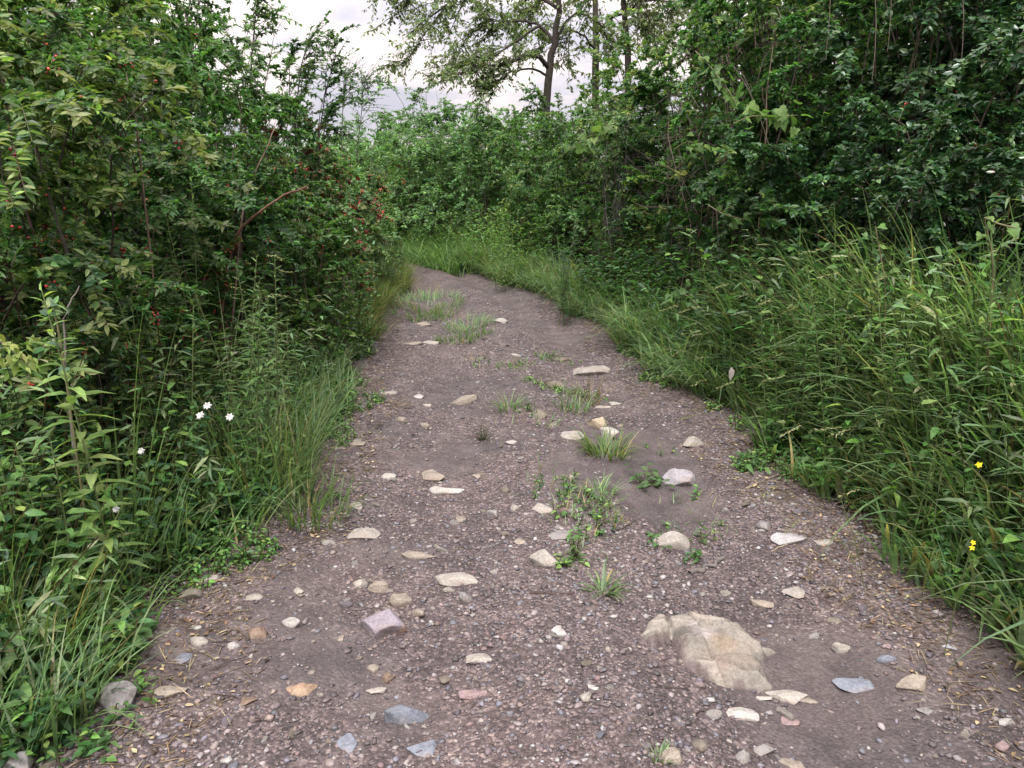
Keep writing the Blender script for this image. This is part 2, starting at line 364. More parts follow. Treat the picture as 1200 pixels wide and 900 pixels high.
ROCKS = [
 (140,822,42,52,'block',GREY,'upright blocky grey stone at the left verge beside a tan oblong stone',.5,-.35),
 (22,893,56,44,'block',GREY,'large angular grey stone cut off by the bottom left corner',.2,0),
 (198,812,44,17,'slab',TAN,'tan oblong stone lying just right of the upright grey block',0,0),
 (90,829,26,19,'round',DUN,'dull grey stone under the weeds left of the upright block',0,0),
 (243,682,34,13,'slab',PALE,'pale oblong stone under the left weeds, above a mossy brown one',0,0),
 (225,699,28,19,'round',DUN,'mossy dull brown stone tucked below the pale oblong one at the left verge',0,0),
 (298,701,22,11,'slab',PALE,'small pale stone right of the two stones under the left weeds',0,0),
 (235,755,24,16,'round',PALE,'cream rounded stone below a smaller white one on the left of the path',0,0),
 (231,739,17,9,'slab',WHITE,'small whitish stone just above the cream rounded stone',0,0),
 (274,758,16,13,'round',WHITE,'small white stone right of the cream rounded stone',0,0),
 (302,741,22,22,'block',BROWN,'rusty brown upright stone left of the white-topped block',.3,-.2),
 (340,728,26,15,'block',WHITE,'angular white stone right of the rusty brown stone',0,0),
 (352,796,44,20,'slab',(.33,.235,.16),'orange-brown wedge stone lying in the gravel at lower left',.4,-.2),
 (290,816,25,15,'slab',BROWN,'flat brownish stone left of and below the orange-brown wedge',.3,0),
 (349,688,19,9,'flat',PALE,'thin pale splinter of stone near the left weeds',-.5,0),
 (214,773,24,16,'flat',BLUE,'blue-grey chip below the cream rounded stone by the left verge',.3,0),
 (266,889,18,13,'round',WHITE,'small white rounded stone near the bottom edge at left',0,0),
 (398,736,11,24,'flat',TAN,'narrow tan sliver of stone left of the purple-grey boulder',-.35,0),
 (405,848,28,48,'flat',BLUE,'long blue-grey slab standing lengthwise on the lower path',-.35,0),
 (449,714,54,40,'round',PURP,'purple-grey boulder with a brown base on the left half of the path',.2,.1),
 (470,690,30,21,'round',TAN,'tan rounded stone just above the purple-grey boulder',.3,0),
 (446,677,30,18,'round',TAN,'tan sloping stone between a white stone and the rounded one over the purple boulder',.4,-.2),
 (422,674,18,15,'round',PALE,'pale rounded stone left of the tan sloping one above the purple boulder',0,0),
 (489,703,16,18,'block',TAN,'small tan stone against the right side of the purple-grey boulder',.4,0),
 (425,612,46,20,'slab',PALE,'pale slab with a mossy corner at the left middle of the path',.35,-.1),
 (486,637,52,10,'slab',TAN,'long low tan slab barely out of the dirt right of the mossy one',0,0),
 (536,662,56,18,'slab',PALE,'broad pale slab at the middle of the path above a small grey stone',0,0),
 (543,684,22,20,'block',GREY,'small grey stone just below the broad pale slab',.5,0),
 (472,819,64,32,'block',BLUE,'blue-grey wedge of slate with a smooth sloping top on the lower path',.45,-.25),
 (498,859,40,25,'flat',BLUE,'flat triangular blue-grey slate below the slate wedge',.4,0),
 (563,757,42,15,'slab',PALE,'flaky pale stone in the middle of the lower path',.1,0),
 (555,798,37,13,'slab',PINK,'pinkish tan oblong stone below the flaky pale one',0,0),
 (436,768,16,12,'round',TAN,'small round tan stone below the purple-grey boulder',0,0),
 (440,790,26,10,'slab',PALE,'pale chip above the slate wedge, under the small round tan stone',.2,0),
 (453,777,21,14,'block',BROWN,'pinkish brown angular chip between the round tan stone and the slate wedge',.3,0),
 (639,652,40,22,'round',PALE,'pale rounded stone left of the green seedling in the path',-.3,.15),
 (656,625,30,16,'slab',GREY,'light grey elongated stone above the seedling in the path',-.5,.15),
 (610,628,22,9,'flat',TAN,'thin tan chip left of the light grey elongated stone',-.4,0),
 (653,742,21,15,'block',WHITE,'white angular stone below the stick in the middle of the path',.3,0),
 (687,816,16,15,'round',PALE,'cream rounded stone, left one of a touching pair on the lower path',0,0),
 (696,806,15,9,'slab',WHITE,'whitish stone, upper right one of a touching pair on the lower path',0,0),
 (787,622,46,26,'round',PALE,'pale rounded stone with a low green plant at its left side',.1,0),
 (787,880,27,29,'round',TAN,'tan rounded stone at the bottom edge right of a small grass tuft',.3,0),
 (868,813,58,19,'flat',WHITE,'flat whitish oval slab just below the bedrock outcrop',0,0),
 (930,817,25,14,'flat',PINK,'pink flat stone right of the whitish oval slab',-.3,0),
 (931,868,34,18,'slab',TAN,'tan elongated stone near the bottom edge, below the pink one',-.5,0),
 (818,864,25,20,'round',DUN,'dull tan-grey stone right of the tan stone at the bottom edge',.2,0),
 (1006,780,50,19,'flat',BLUE,'flat blue-grey stone left of the tan blocky one on the right side',-.1,0),
 (1073,790,42,21,'block',TAN,'tan blocky stone on the right side of the lower path',0,0),
 (1087,821,22,10,'slab',GREY,'greyish flat stone below the tan blocky one on the right',0,0),
 (1038,761,25,12,'round',BLUE,'rounded blue-grey stone above the flat blue-grey one on the right',0,0),
 (988,743,23,15,'block',PALE,'cream angular stone above the flat blue-grey one on the right',.2,0),
 (1043,750,15,7,'flat',PINK,'small pinkish white chip above the rounded blue-grey stone',0,0),
 (1113,755,19,9,'flat',(.36,.37,.40),'pale bluish chip near the grass at the right verge',0,0),
 (928,626,48,18,'slab',(.40,.39,.40),'pale grey slab at the right side of the path near the grass',-.1,0),
 (966,632,25,11,'slab',PALE,'small cream slab right of the pale grey slab by the grass',.3,0),
 (935,678,34,16,'slab',PALE,'pale flat stone below the grey slab near the right grass',-.1,0),
 (895,687,31,12,'slab',TAN,'tan elongated stone left of the pale flat one near the right grass',-.3,0),
 (895,610,20,17,'block',GREY,'small tan-grey stone left of and above the pale grey slab',.3,0),
 (1097,889,23,15,'round',WHITE,'white rounded stone at the bottom edge on the right',0,0),
 (1178,843,20,11,'round',WHITE,'small white stone near the right edge of the photo',0,0),
 (1176,869,23,17,'round',PINK,'pinkish rounded stone in the bottom right corner',0,0),
 (980,711,22,12,'slab',DUN,'brown-grey half buried stone above the cream angular one',0,0),
 (545,457,36,16,'round',TAN,'tan rounded stone in the middle distance left of the grass tufts',-.1,0),
 (695,424,62,16,'slab',PALE,'long pale tapering slab in the far middle of the path',-.25,0),
 (586,378,25,8,'slab',WHITE,'whitish slab farthest up the path beside the grass strip',0,0),
 (495,375,36,7,'slab',TAN,'low tan slab at the far left edge under the leaves',0,0),
 (507,399,26,7,'slab',PALE,'pale sliver at the left foot of the far grass strip',.2,0),
 (485,404,22,6,'slab',TAN,'tan low stone left of the far grass strip, just below the low slab',0,0),
 (659,412,20,7,'slab',DUN,'dull greenish stone left of the long pale tapering slab',0,0),
 (605,417,13,6,'round',WHITE,'tiny white stone left of the greenish one in the distance',0,0),
 (650,447,27,13,'block',TAN,'tan tilted stone behind the weeds in the path centre',.3,-.2),
 (703,491,28,18,'block',(.40,.33,.24),'upper yellowish tan stone of the cluster behind the largest grass tuft',-.4,.2),
 (713,503,26,15,'block',WHITE,'white angular stone directly behind the largest grass tuft',-.3,.1),
 (670,509,30,13,'slab',PALE,'pale slab left of the largest grass tuft',.1,0),
 (632,486,18,17,'block',DUN,'greenish grey stone between the small grass tufts in the path centre',.2,0),
 (650,497,18,8,'slab',DUN,'low dull stone right of the greenish grey one among the tufts',0,0),
 (796,546,40,28,'round',(.37,.355,.385),'lavender-grey boulder right of a broad-leaved weed',.2,.1),
 (811,510,27,16,'round',PALE,'pale tan stone above the lavender-grey boulder',.5,-.2),
 (520,557,52,14,'slab',WHITE,'long white-grey slab in front of a tan one in the path centre-left',-.15,.05),
 (503,543,40,15,'slab',TAN,'tan sloping slab just behind the long white-grey one',-.4,.15),
 (456,548,25,10,'slab',WHITE,'small whitish slab left of the long white-grey one',0,0),
 (455,458,21,8,'slab',PALE,'pale low stone near the left leaves in the middle distance',-.2,0),
 (489,459,15,6,'slab',WHITE,'small white stone right of the pale low one in the middle distance',0,0),
 (501,467,17,7,'slab',PALE,'small pale stone just below the white one in the middle distance',0,0),
 (471,491,17,9,'round',TAN,'small tan stone left of a rounder tan one in mid path',0,0),
 (498,492,13,11,'round',TAN,'small round tan stone in mid path, right one of two',0,0),
 (600,513,17,8,'slab',WHITE,'whitish chip in the middle of the path left of the largest tuft',-.2,0),
 (635,592,28,17,'slab',PALE,'pale kite-shaped stone in mid path, right one of a row of three',.5,0),
 (603,588,13,13,'round',PALE,'small pale stone, middle one of a row of three in mid path',0,0),
 (579,593,17,16,'block',GREY,'pale grey stone, left one of a row of three in mid path',.3,0),
 (540,594,19,8,'slab',TAN,'low tan chip left of the row of three pale stones',0,0),
 (415,583,21,13,'slab',PALE,'pale stone at the left side of mid path above the mossy slab',0,0),
 (398,523,16,7,'slab',TAN,'low tan stone nearest the left leaves in mid path',0,0),
 (420,518,18,8,'slab',TAN,'low tan stone second from the left leaves in mid path',0,0),
 (705,467,24,6,'slab',PALE,'thin pale slab above the stones behind the largest tuft',0,0),
 (721,462,16,6,'slab',WHITE,'white chip right of the thin pale slab in mid distance',0,0),
 (773,440,12,6,'slab',PALE,'small pale chip near the far right verge of the path',0,0),
 (560,547,15,7,'slab',TAN,'small tan stone right of the tan sloping slab',0,0),
 (671,558,13,6,'slab',PALE,'small pale chip left of the grass sprig under the largest tuft',0,0),
 (922,788,52,17,'slab',PALE,'low tan slab broken off the right end of the bedrock outcrop',-.25,0),
 (950,794,30,10,'slab',TAN,'small tan fragment lying outermost right of the bedrock outcrop',-.2,0),
 (896,793,24,9,'slab',PALE,'small pale fragment between the bedrock outcrop and the whitish oval slab',0,0),
 (592,566,16,10,'block',DUN,'dun stone just above the row of three pale stones',.2,0),
]
for a in ROCKS: rock(*a)
for o in [o for o in COL.objects if o.get('label', '').startswith('purple-grey boulder')]:
    me = o.data; n = len(me.vertices); co = np.empty(n * 3, np.float32); me.vertices.foreach_get('co', co); co = co.reshape(-1, 3)
    k = sstep(-.02, -.04, co[:, 2] * 1.0 - .6 * co[:, 0] + .02 * fbm(co[:, 0] * 30, co[:, 1] * 30, 2))[:, None]
    t = np.ones((n, 4), np.float32); t[:, :3] = np.array(PURP) * (1 - k) + np.array((.27, .19, .15)) * k
    me.attributes['tint'].data.foreach_set('color', t.ravel())

def bedrock():
    out = [(749,740),(757,730),(768,722),(787,717),(801,711),(820,714),(850,720),(872,725),(887,737),(912,744),(893,757),(900,770),(908,783),(890,790),(845,787),(818,780),(802,769),(793,753),(784,746),(776,756),(768,761),(759,752)]
    P = np.array([G(*p) for p in out])[:, :2]
    mn, mx = P.min(0) - .03, P.max(0) + .03
    xs, ys = np.arange(mn[0], mx[0], .005), np.arange(mn[1], mx[1], .005)
    Xg, Yg = np.meshgrid(xs, ys)
    wx = Xg + .02 * fbm(Xg * 14, Yg * 14, 3); wy = Yg + .02 * fbm(Xg * 14 + 9, Yg * 14, 3)
    ins = np.zeros(Xg.shape, bool); dd = np.full(Xg.shape, 9.)
    for i in range(len(P)):
        a, b = P[i], P[(i + 1) % len(P)]
        c = ((a[1] > wy) != (b[1] > wy)) & (wx < (b[0] - a[0]) * (wy - a[1]) / (b[1] - a[1] + 1e-12) + a[0]); ins ^= c
        ab = b - a; t = np.clip(((wx - a[0]) * ab[0] + (wy - a[1]) * ab[1]) / (ab @ ab), 0, 1)
        dd = np.minimum(dd, np.hypot(wx - a[0] - t * ab[0], wy - a[1] - t * ab[1]))
    sd = np.where(ins, dd, -dd)
    crk = np.array([G(787, 716), G(785, 732), G(791, 752)])[:, :2]; dc = np.full(Xg.shape, 9.)
    for a, b in zip(crk[:-1], crk[1:]):
        ab = b - a; t = np.clip(((wx - a[0]) * ab[0] + (wy - a[1]) * ab[1]) / (ab @ ab), 0, 1)
        dc = np.minimum(dc, np.hypot(wx - a[0] - t * ab[0], wy - a[1] - t * ab[1]))
    c0 = G(840, 745)
    dome = .04 * np.exp(-(((Xg - c0[0]) / .22) ** 2 + ((Yg - c0[1]) / .16) ** 2))
    lay = fbm(Xg * 4 + Yg * 3 + 3, Yg * 13 - Xg * 3, 5)
    Z = np.where(sd > 0, .026 * (1 - np.exp(-np.maximum(sd, 0) / .012)), -.05 + .05 * np.exp(sd / .01)) + dome * sstep(0, .06, sd) + .03 * lay * sstep(0, .05, sd)
    rb = rng(88); K = 17; sx, sy = rb.uniform(mn[0], mx[0], K), rb.uniform(mn[1], mx[1], K); tx, ty, th = rb.normal(0, .10, K), rb.normal(0, .12, K), rb.normal(0, .009, K)
    ux, uy = Xg + .05 * fbm(Xg * 9, Yg * 9, 3), Yg + .05 * fbm(Xg * 9 + 5, Yg * 9, 3)
    D2 = np.hypot((ux[..., None] - sx) * .75, uy[..., None] - sy); o_ = np.argsort(D2, -1)[..., :2]; near = o_[..., 0]
    gap = np.take_along_axis(D2, o_[..., 1:], -1)[..., 0] - np.take_along_axis(D2, o_[..., :1], -1)[..., 0]
    Z += (th[near] + tx[near] * (Xg - sx[near]) + ty[near] * (Yg - sy[near])) * sstep(0, .03, sd) - .007 * np.exp(-(gap / .006) ** 2) * (sd > .01) * (rb.random(K)[near] < .6) + .006 * fbm(Xg * 45, Yg * 45, 4)
    Z -= .03 * np.exp(-(dc / .009) ** 2)
    cx, cy = P.mean(0); z0 = float(H(cx, cy)) + .002
    V = np.stack([Xg - cx, Yg - cy, Z + H(Xg, Yg) - z0 + .002], -1).reshape(-1, 3)
    ny, nx = Xg.shape; i = np.arange(nx - 1)[None]; j = np.arange(ny - 1)[:, None] * nx
    q = np.stack([i + j, i + j + 1, i + j + nx + 1, i + j + nx], -1).reshape(-1, 4)
    keep = (sd.reshape(-1)[q] > -.02).any(1); q = q[keep]
    us = np.unique(q); mp = np.full(len(V), -1); mp[us] = np.arange(len(us)); q = mp[q]; V = V[us]
    xx, yy = Xg.reshape(-1)[us], Yg.reshape(-1)[us]
    sdf, layf = sd.reshape(-1)[us], lay.reshape(-1)[us]
    t = np.array([.215, .196, .170]) * (1 + .4 * fbm(xx * 6, yy * 6, 4))[:, None]
    t = t * (1 + .16 * rb.normal(0, 1, K))[near.reshape(-1)[us]][:, None]
    t = t * (1 - .4 * np.exp(-(gap.reshape(-1)[us] / .005) ** 2))[:, None]
    mud = sstep(.024, -.008, sdf + .075 * fbm(xx * 9 + 2, yy * 16, 4) + .022 * (xx > G(868, 770)[0]))[:, None]
    t = t * (1 - mud) + np.array([.12, .095, .09]) * mud
    pk = sstep(.08, .0, np.hypot((xx - G(823, 742)[0]) / 1.0, (yy - G(823, 742)[1]) / .8))[:, None]
    t = t * (1 - .6 * pk) + np.array([.33, .29, .295]) * .6 * pk
    bk = sstep(.08, .02, np.hypot(xx - G(848, 750)[0], (yy - G(848, 750)[1]) / .6))[:, None]
    t = t * (1 - .55 * bk) + np.array([.19, .14, .085]) * .55 * bk
    o = link('bedrock_outcrop', mesh('bedrock_outcrop', V, [q], t, True, [M_STONE]), None, (cx, cy, z0))
    tag(o, 'large tan bedrock slab breaking through the dirt at lower right, cracked on its left', 'rock')
bedrock()

# gravel: countless small stones, and the larger pebbles as individuals
GC = [(.15,.122,.122), (.19,.155,.15), (.13,.115,.122), (.24,.2,.175), (.17,.165,.185), (.31,.28,.26), (.18,.13,.118), (.095,.08,.083), (.38,.36,.345)]
GW = np.array([.2, .16, .14, .11, .12, .11, .08, .055, .045])
def gravel():
    r = rng(11); g = Geo(); tv, tf = ICO[1]
    n = 90000
    y = 1.35 + 11 * r.random(n) ** 2.1; s = r.uniform(-.06, 1.06, n)
    l, rr = XL(y), XR(y); x = l + (rr - l) * s
    k = gritty(x, y) > r.uniform(-.5, .28, n); x, y = x[k], y[k]; n = len(x)
    d = .0023 * np.exp(r.exponential(.5, n)) * (1 + .06 * y); d = np.minimum(d, .0105)
    dims = d[:, None] * r.uniform(.6, 1.35, (n, 3)) * np.array([1.3, 1.1, .55])
    V = tv[None] + r.normal(0, .24, (n, len(tv), 3))
    V = V * dims[:, None] ; a = r.uniform(0, 6.283, n); c, sn = np.cos(a)[:, None], np.sin(a)[:, None]
    V = np.stack([V[..., 0] * c - V[..., 1] * sn, V[..., 0] * sn + V[..., 1] * c, V[..., 2]], -1)
    V += np.stack([x, y, HP(x, y) + dims[:, 2] * .3], -1)[:, None]
    off = (np.arange(n) * len(tv))[:, None, None]
    C = np.clip(palette(r, n, GC, GW / GW.sum(), .16, .02), 0, .42) * np.array([.70, .70, .73])
    g.add(V, [(tf[None] + off).reshape(-1, 3)], np.repeat(C, len(tv), 0))
    tag(g.build('gravel', M_GRAVEL), 'fine mixed gravel strewn over the dirt path', 'gravel', kind='stuff')
gravel()

def pebbles():
    r = rng(23)
    protos = []
    cols = [TAN, PALE, GREY, BLUE, WHITE, WHITE, PURP, DUN, PALE, PALE]
    for i in range(20):
        V = rock_verts(r, 3, 12, (1, r.uniform(.55, .9), r.uniform(.3, .6)), .04, .46)
        protos.append(mesh('small_stone', V, [ICO[3][1]], np.tile(np.asarray(cols[i % 10]) * r.uniform(.6, .85), (len(V), 1)), True, [M_STONE]))
    m = 0
    while m < 290:
        y = 1.6 + 8.5 * r.random() ** 1.4; s = r.uniform(.02, .98); x = XL(y) + (XR(y) - XL(y)) * s
        if r.random() < .5:               # fragments gather round the bigger stones
            q_ = ROCKS[r.integers(len(ROCKS))]; c_ = G(q_[0], q_[1]); x, y = c_[0] + r.normal(0, .16), c_[1] + r.normal(0, .16)
            s = (x - XL(y)) / (XR(y) - XL(y))
            if not 0 < s < 1: continue
        if vnoise(np.array(x * 1.3 + 4), np.array(y * 1.3)) < r.uniform(-.5, .25): continue
        if .75 < s < .9 and r.random() < .5: continue
        c = (x - G(840, 755)[0]) / .4, (y - G(840, 755)[1]) / .3
        if c[0] ** 2 + c[1] ** 2 < 1: continue
        d = .022 * math.exp(r.exponential(.5)); d = min(d, .07)
        o = link('small_stone', protos[r.integers(20)], None, (x, y, float(HP(x, y)) + d * .03))
        o.scale = (d,) * 3; o.rotation_euler = (r.normal(0, .2), r.normal(0, .2), r.uniform(0, 6.28))
        tag(o, 'loose stone only a few centimetres across, among the gravel of the path', 'small stone', 'small loose stones strewn over the path')
        m += 1
pebbles()

# ------------------------------------------------------------------ shrubs
OLIVE = [(.045,.085,.028), (.06,.105,.035), (.035,.07,.028), (.09,.125,.045), (.05,.085,.045)]
DARK = [(.024,.058,.028), (.032,.07,.032), (.04,.08,.034), (.028,.06,.036), (.06,.10,.035)]
MID = [(.04,.09,.028), (.055,.115,.033), (.07,.13,.038), (.035,.075,.03), (.05,.1,.045)]
LIGHT = [(.08,.15,.04), (.11,.18,.05), (.065,.125,.04), (.14,.19,.06)]
YELL = [(.11,.145,.04), (.085,.12,.035), (.15,.17,.06), (.06,.095,.03)]
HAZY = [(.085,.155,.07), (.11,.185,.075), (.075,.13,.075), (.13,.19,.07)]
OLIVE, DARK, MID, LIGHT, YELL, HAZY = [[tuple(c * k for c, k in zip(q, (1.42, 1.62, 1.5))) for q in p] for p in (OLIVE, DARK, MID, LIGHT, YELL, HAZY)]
BARK = (.06, .046, .036)

def clear(p, slack=0.):
    x, y, z = p[..., 0], p[..., 1], p[..., 2]
    wl = np.interp(y, [5.6, 6.6], [.62, .0]) - np.interp(y, [5.6, 6.6], [.6, .22]) * sstep(.5, 1.7, z)
    wr = np.interp(y, [4.6, 5.8, 8], [.85, .32, .45]) - np.interp(y, [4.6, 5.8], [.55, .3]) * sstep(.9, 2., z)
    return ((x < XL(y) - wl + slack) | (x > XR(y) + wr - slack) | (y > 16) | (z > 2.6)) & (y > .9)

def canes(r, base, n, height, spread, r0=.15, m=11, droop=1.0):
    az = r.uniform(0, 2 * math.pi, n); t = np.linspace(0, 1, m)
    h = height * r.uniform(.5, 1.0, n) ** .8; out = spread * np.sqrt(r.random(n))
    phi = r.uniform(1.15, 1.15 + 1.15 * droop, n)
    mx = np.where(phi > math.pi / 2, 1, np.sin(phi))
    z = h[:, None] * np.sin(phi[:, None] * t) / mx[:, None]
    rad = out[:, None] * t ** 1.35
    b = r.normal(0, r0, (n, 2))
    P = np.stack([base[0] + b[:, :1] + np.cos(az)[:, None] * rad, base[1] + b[:, 1:] + np.sin(az)[:, None] * rad, np.broadcast_to(z, (n, m)).copy()], -1)
    w = np.cumsum(r.normal(0, .02 * height, (n, m, 3)), 1) * .5; w[:, :1] = 0
    P += w
    P[..., 2] += H(P[:, :1, 0], P[:, :1, 1])
    return P

def sample(PL, idx, t):
    m = PL.shape[1]; f = t * (m - 1); k = np.minimum(f.astype(int), m - 2); u = (f - k)[:, None]
    a, b = PL[idx, k], PL[idx, k + 1]
    return a * (1 - u) + b * u, norm(b - a)

def twigs(r, PL, n, tmin, length, axis, up=.25, droop=.35, m=5, power=.7):
    idx = r.integers(0, len(PL), n); t = tmin + (1 - tmin) * r.random(n) ** power
    o, tan = sample(PL, idx, t)
    out = o - np.asarray(axis); out[:, 2] = 0; out = norm(out)
    d = norm(tan * .35 + r.normal(0, .55, (n, 3)) + out * .6 + UP * up)
    ln = length * r.uniform(.45, 1.15, n)
    s = np.linspace(0, 1, m)[None, :, None]
    side = norm(r.normal(0, 1, (n, 3)))
    return o[:, None] + d[:, None] * ln[:, None, None] * s + (side * .15 - UP * droop)[:, None] * ln[:, None, None] * s * s

def twig_leaves(geo, r, TW, n, L, W, cols, axis, tmpl=T6, wts=None, jit=.2, upn=.8, hang=0., tip=None):
    idx = r.integers(0, len(TW), n); t = r.uniform(.08, 1, n)
    p, tan = sample(TW, idx, t)
    out = p - np.asarray(axis); out[:, 2] *= .3; out = norm(out)
    side = norm(np.cross(tan, UP + r.normal(0, .2, (n, 3)))) * r.choice([-1, 1], n)[:, None]
    D = tan * .5 + side * .85 + r.normal(0, .3, (n, 3)) - UP * hang
    N = UP * upn + out * .45 + r.normal(0, .42, (n, 3))
    tw = np.exp(r.normal(0, .18, len(TW)))[idx][:, None]
    C = palette(r, n, cols, wts, jit) * tw
    if tip is not None:                   # young leaves at the shoot ends
        k = (sstep(.7, 1, t) * (r.random(len(TW)) < .45)[idx] * .8)[:, None]; C = C * (1 - k) + np.asarray(tip) * k
    ok = clear(p, .08) & (p[:, 2] > .02)
    sz = r.uniform(.65, 1.2, n)
    leaves(geo, p[ok], D[ok], N[ok], (L * sz)[ok], (W * sz)[ok], C[ok], tmpl, r.uniform(.0, .3, ok.sum()))

def berries(r, TW, n, axis, rad=.005, name='berries', root=None, base=None, clump=4):
    g = Geo(); k = n // clump
    idx = np.repeat(r.integers(0, len(TW), k), clump); t = np.repeat(r.uniform(.55, 1, k), clump)
    p, _ = sample(TW, idx, np.clip(t + r.uniform(-.06, .06, len(t)), 0, 1)); p = p + r.normal(0, .012, p.shape) - UP * .008
    tv, tf = ICO[1 if base[1] > 6 else 2]; V = p[:, None] + tv[None] * rad * r.uniform(.8, 1.25, (len(p), 1, 1))
    off = (np.arange(len(p)) * len(tv))[:, None, None]
    g.add(V, [(tf[None] + off).reshape(-1, 3)], np.repeat(palette(r, len(p), [(.3,.02,.022), (.2,.015,.018), (.34,.05,.03)], None, .2), len(tv), 0))
    g.build('berry_sprays', M_BERRY, root, base, True)['kind'] = 'stuff'

def shrub(label, px, y, height, radius, cols, L, W, seed, cover=2.4, mat_=None, tmpl=None, berry=0, flower=0, ncane=None, name='shrub', tip=None, x=None,
          tmin=.12, droop=1.0, tw_len=.38, cat='shrub', sparse=False, group=None, up=.25):
    r = rng(seed); x = X(px, y) if x is None else x
    base = np.array([x, y, float(H(x, y))]); root = thing(name, label, cat, base, group)
    mat_ = mat_ or M_LEAF; tmpl = tmpl or (T6 if y < 9 else T4)
    nc = ncane or int(14 + 14 * radius); PL = canes(r, base, nc, height, radius, .12 + .15 * radius, droop=droop)
    if not sparse:                        # low spreading canes clothe the foot of the shrub
        n2 = int(nc * .7); PL = np.concatenate([PL, canes(r, base, n2, height * .5, radius * 1.1, .2 + .2 * radius, droop=1.3)]); nc += n2
    PL = PL[clear(PL[:, 2:]).all(1)]; nc = len(PL)
    axis = base + np.array([0, 0, height * .4])
    nt = int(nc * 9 * (1.4 if not sparse else .8)); TW = twigs(r, PL, nt, tmin, tw_len * (.75 + .35 * radius), axis, up); TW = TW[clear(TW, .05).all(1)]; nt = len(TW)
    g = Geo()
    rr = (.003 + .0024 * height) * r.uniform(.6, 1.1, (nc, 1)) * np.linspace(1, .22, PL.shape[1])
    tubes(g, PL, rr, palette(r, nc, [BARK, (.08,.064,.05), (.05,.038,.03)], None, .15), 5)
    tubes(g, TW, .0026 * np.linspace(1, .5, TW.shape[1])[None] * (1 + .05 * y), palette(r, nt, [(.07,.05,.033), (.065,.07,.035)], None, .2), 3)
    g.build('stems', M_BARK, root, base)
    n = int(cover * (1.8 if not sparse else 1) * 2 * radius * height / (.55 * L * W))
    g = Geo(); twig_leaves(g, r, TW, n, L, W, cols, axis, tmpl, tip=tip)
    g.build('foliage', mat_, root, base)
    if berry: berries(r, TW, int(berry * 6.5), axis, .0058 if y < 6 else .0095, 'berries', root, base)
    if flower:
        idx = r.integers(0, nt, flower * 8); p, _ = sample(TW, idx, r.uniform(.6, 1, len(idx)))
        p = p[(p[:, 1] < y - .3 * radius)][:flower]
        for q in p: blossom(q - base + np.array([0, -.03, .02]), .022, (.5, .5, .46), r, root)
    return root

def blossom(p, rad, col, r, root, name='flower'):
    g = Geo(); n = 5; az = np.arange(n) * 2 * math.pi / n + r.uniform(0, 6)
    nrm = norm(np.array([r.normal(0, .3), -.7, .7])); a = norm(np.cross(nrm, [1, 0, .1])); b = np.cross(nrm, a)
    D = np.cos(az)[:, None] * a + np.sin(az)[:, None] * b + nrm * .2
    leaves(g, np.tile(p, (n, 1)), D, np.tile(nrm, (n, 1)), rad * r.uniform(.85, 1.1, n), rad * .9, np.tile(col, (n, 1)), T8, .1)
    tv, tf = ICO[1]; g.add(p + tv * rad * .18 + nrm * rad * .1, [tf], np.array([.45, .33, .05]))
    g.build(name, M_PETAL, root)

YT = (.25, .28, .12)
# ---- left bank
shrub('autumn shrub with yellowing leaf tips filling the left edge of the photo', 5, 3.7, 2.35, .85, OLIVE + YELL, 0.052, 0.022, 101, tip=YT, berry=60, cover=2.6)
shrub('dense olive green shrub with hanging leaf sprays right behind the yellowing one on the left', 140, 4.9, 2.5, .95, OLIVE + MID, 0.049, 0.021, 102, berry=60, tip=(.2,.22,.11), cover=2.5)
shrub('dark shrub with red berries standing over the tall grass clump on the left', 255, 5.5, 2.05, .85, DARK + MID, 0.045, 0.021, 103, berry=160, cover=2.5)
shrub('bright green leafy bush reaching the top edge of the photo at left', 95, 6.6, 3.5, 1.25, MID + LIGHT, 0.067, 0.028, 104, cover=2.5)
shrub('mid green shrub with loose airy top against the sky, left of the open sky', 225, 7.2, 3.0, 1.05, MID + OLIVE, 0.056, 0.023, 105, cover=2.1)
shrub('slender sparse shrub whose bare-looking tips stand against the pale sky', 315, 8.6, 3.15, .85, OLIVE + DARK, 0.062, 0.024, 106, cover=1.15, sparse=True, droop=.5, tmin=.15, up=.5)
shrub('arching shrub heavy with red berries leaning over the path from the left', 375, 8.6, 2.05, .85, OLIVE + MID, 0.050, 0.022, 107, berry=900, cover=2.5, tip=YT)
shrub('rounded green shrub at the far left bend of the path', 412, 11.5, 1.9, .95, MID + YELL, 0.056, 0.026, 108, cover=2.4, berry=120)
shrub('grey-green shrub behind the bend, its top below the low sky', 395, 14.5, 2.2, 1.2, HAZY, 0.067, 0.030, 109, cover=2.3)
shrub('tall dense green shrub at the back of the left bank', 185, 9.6, 3.9, 1.4, MID, 0.073, 0.030, 110, cover=2.2)
shrub('tall shrub in the top left corner with sky showing between its leaves', 10, 8.0, 4.1, 1.5, OLIVE + LIGHT, 0.073, 0.030, 111, cover=2.2)
shrub('loose tall shrub with feathery shoots right under the sky on the left', 280, 11.5, 3.55, 1.1, HAZY + OLIVE, 0.067, 0.026, 112, cover=1.3, sparse=True, droop=.5, up=.5)
shrub('low shrub with red berries and pale leaf tips beside the tall grass clump', 235, 4.3, 1.25, .55, OLIVE, 0.045, 0.020, 113, berry=420, cover=2.3, tip=(.24,.24,.13))
shrub('low dark berry bush behind the goldenrod at the left edge', 95, 3.35, 1.25, .55, DARK + OLIVE, 0.045, 0.020, 114, berry=90, cover=2.4)
shrub('bright green bramble spilling over the left edge of the path', 398, 6.3, .78, .5, LIGHT + MID, 0.062, 0.039, 115, cover=2.4, name='bramble', cat='bramble')
shrub('dull green low bush between the bramble and the arching berry shrub', 345, 6.5, 1.3, .65, MID + OLIVE, 0.050, 0.023, 116, cover=2.4)
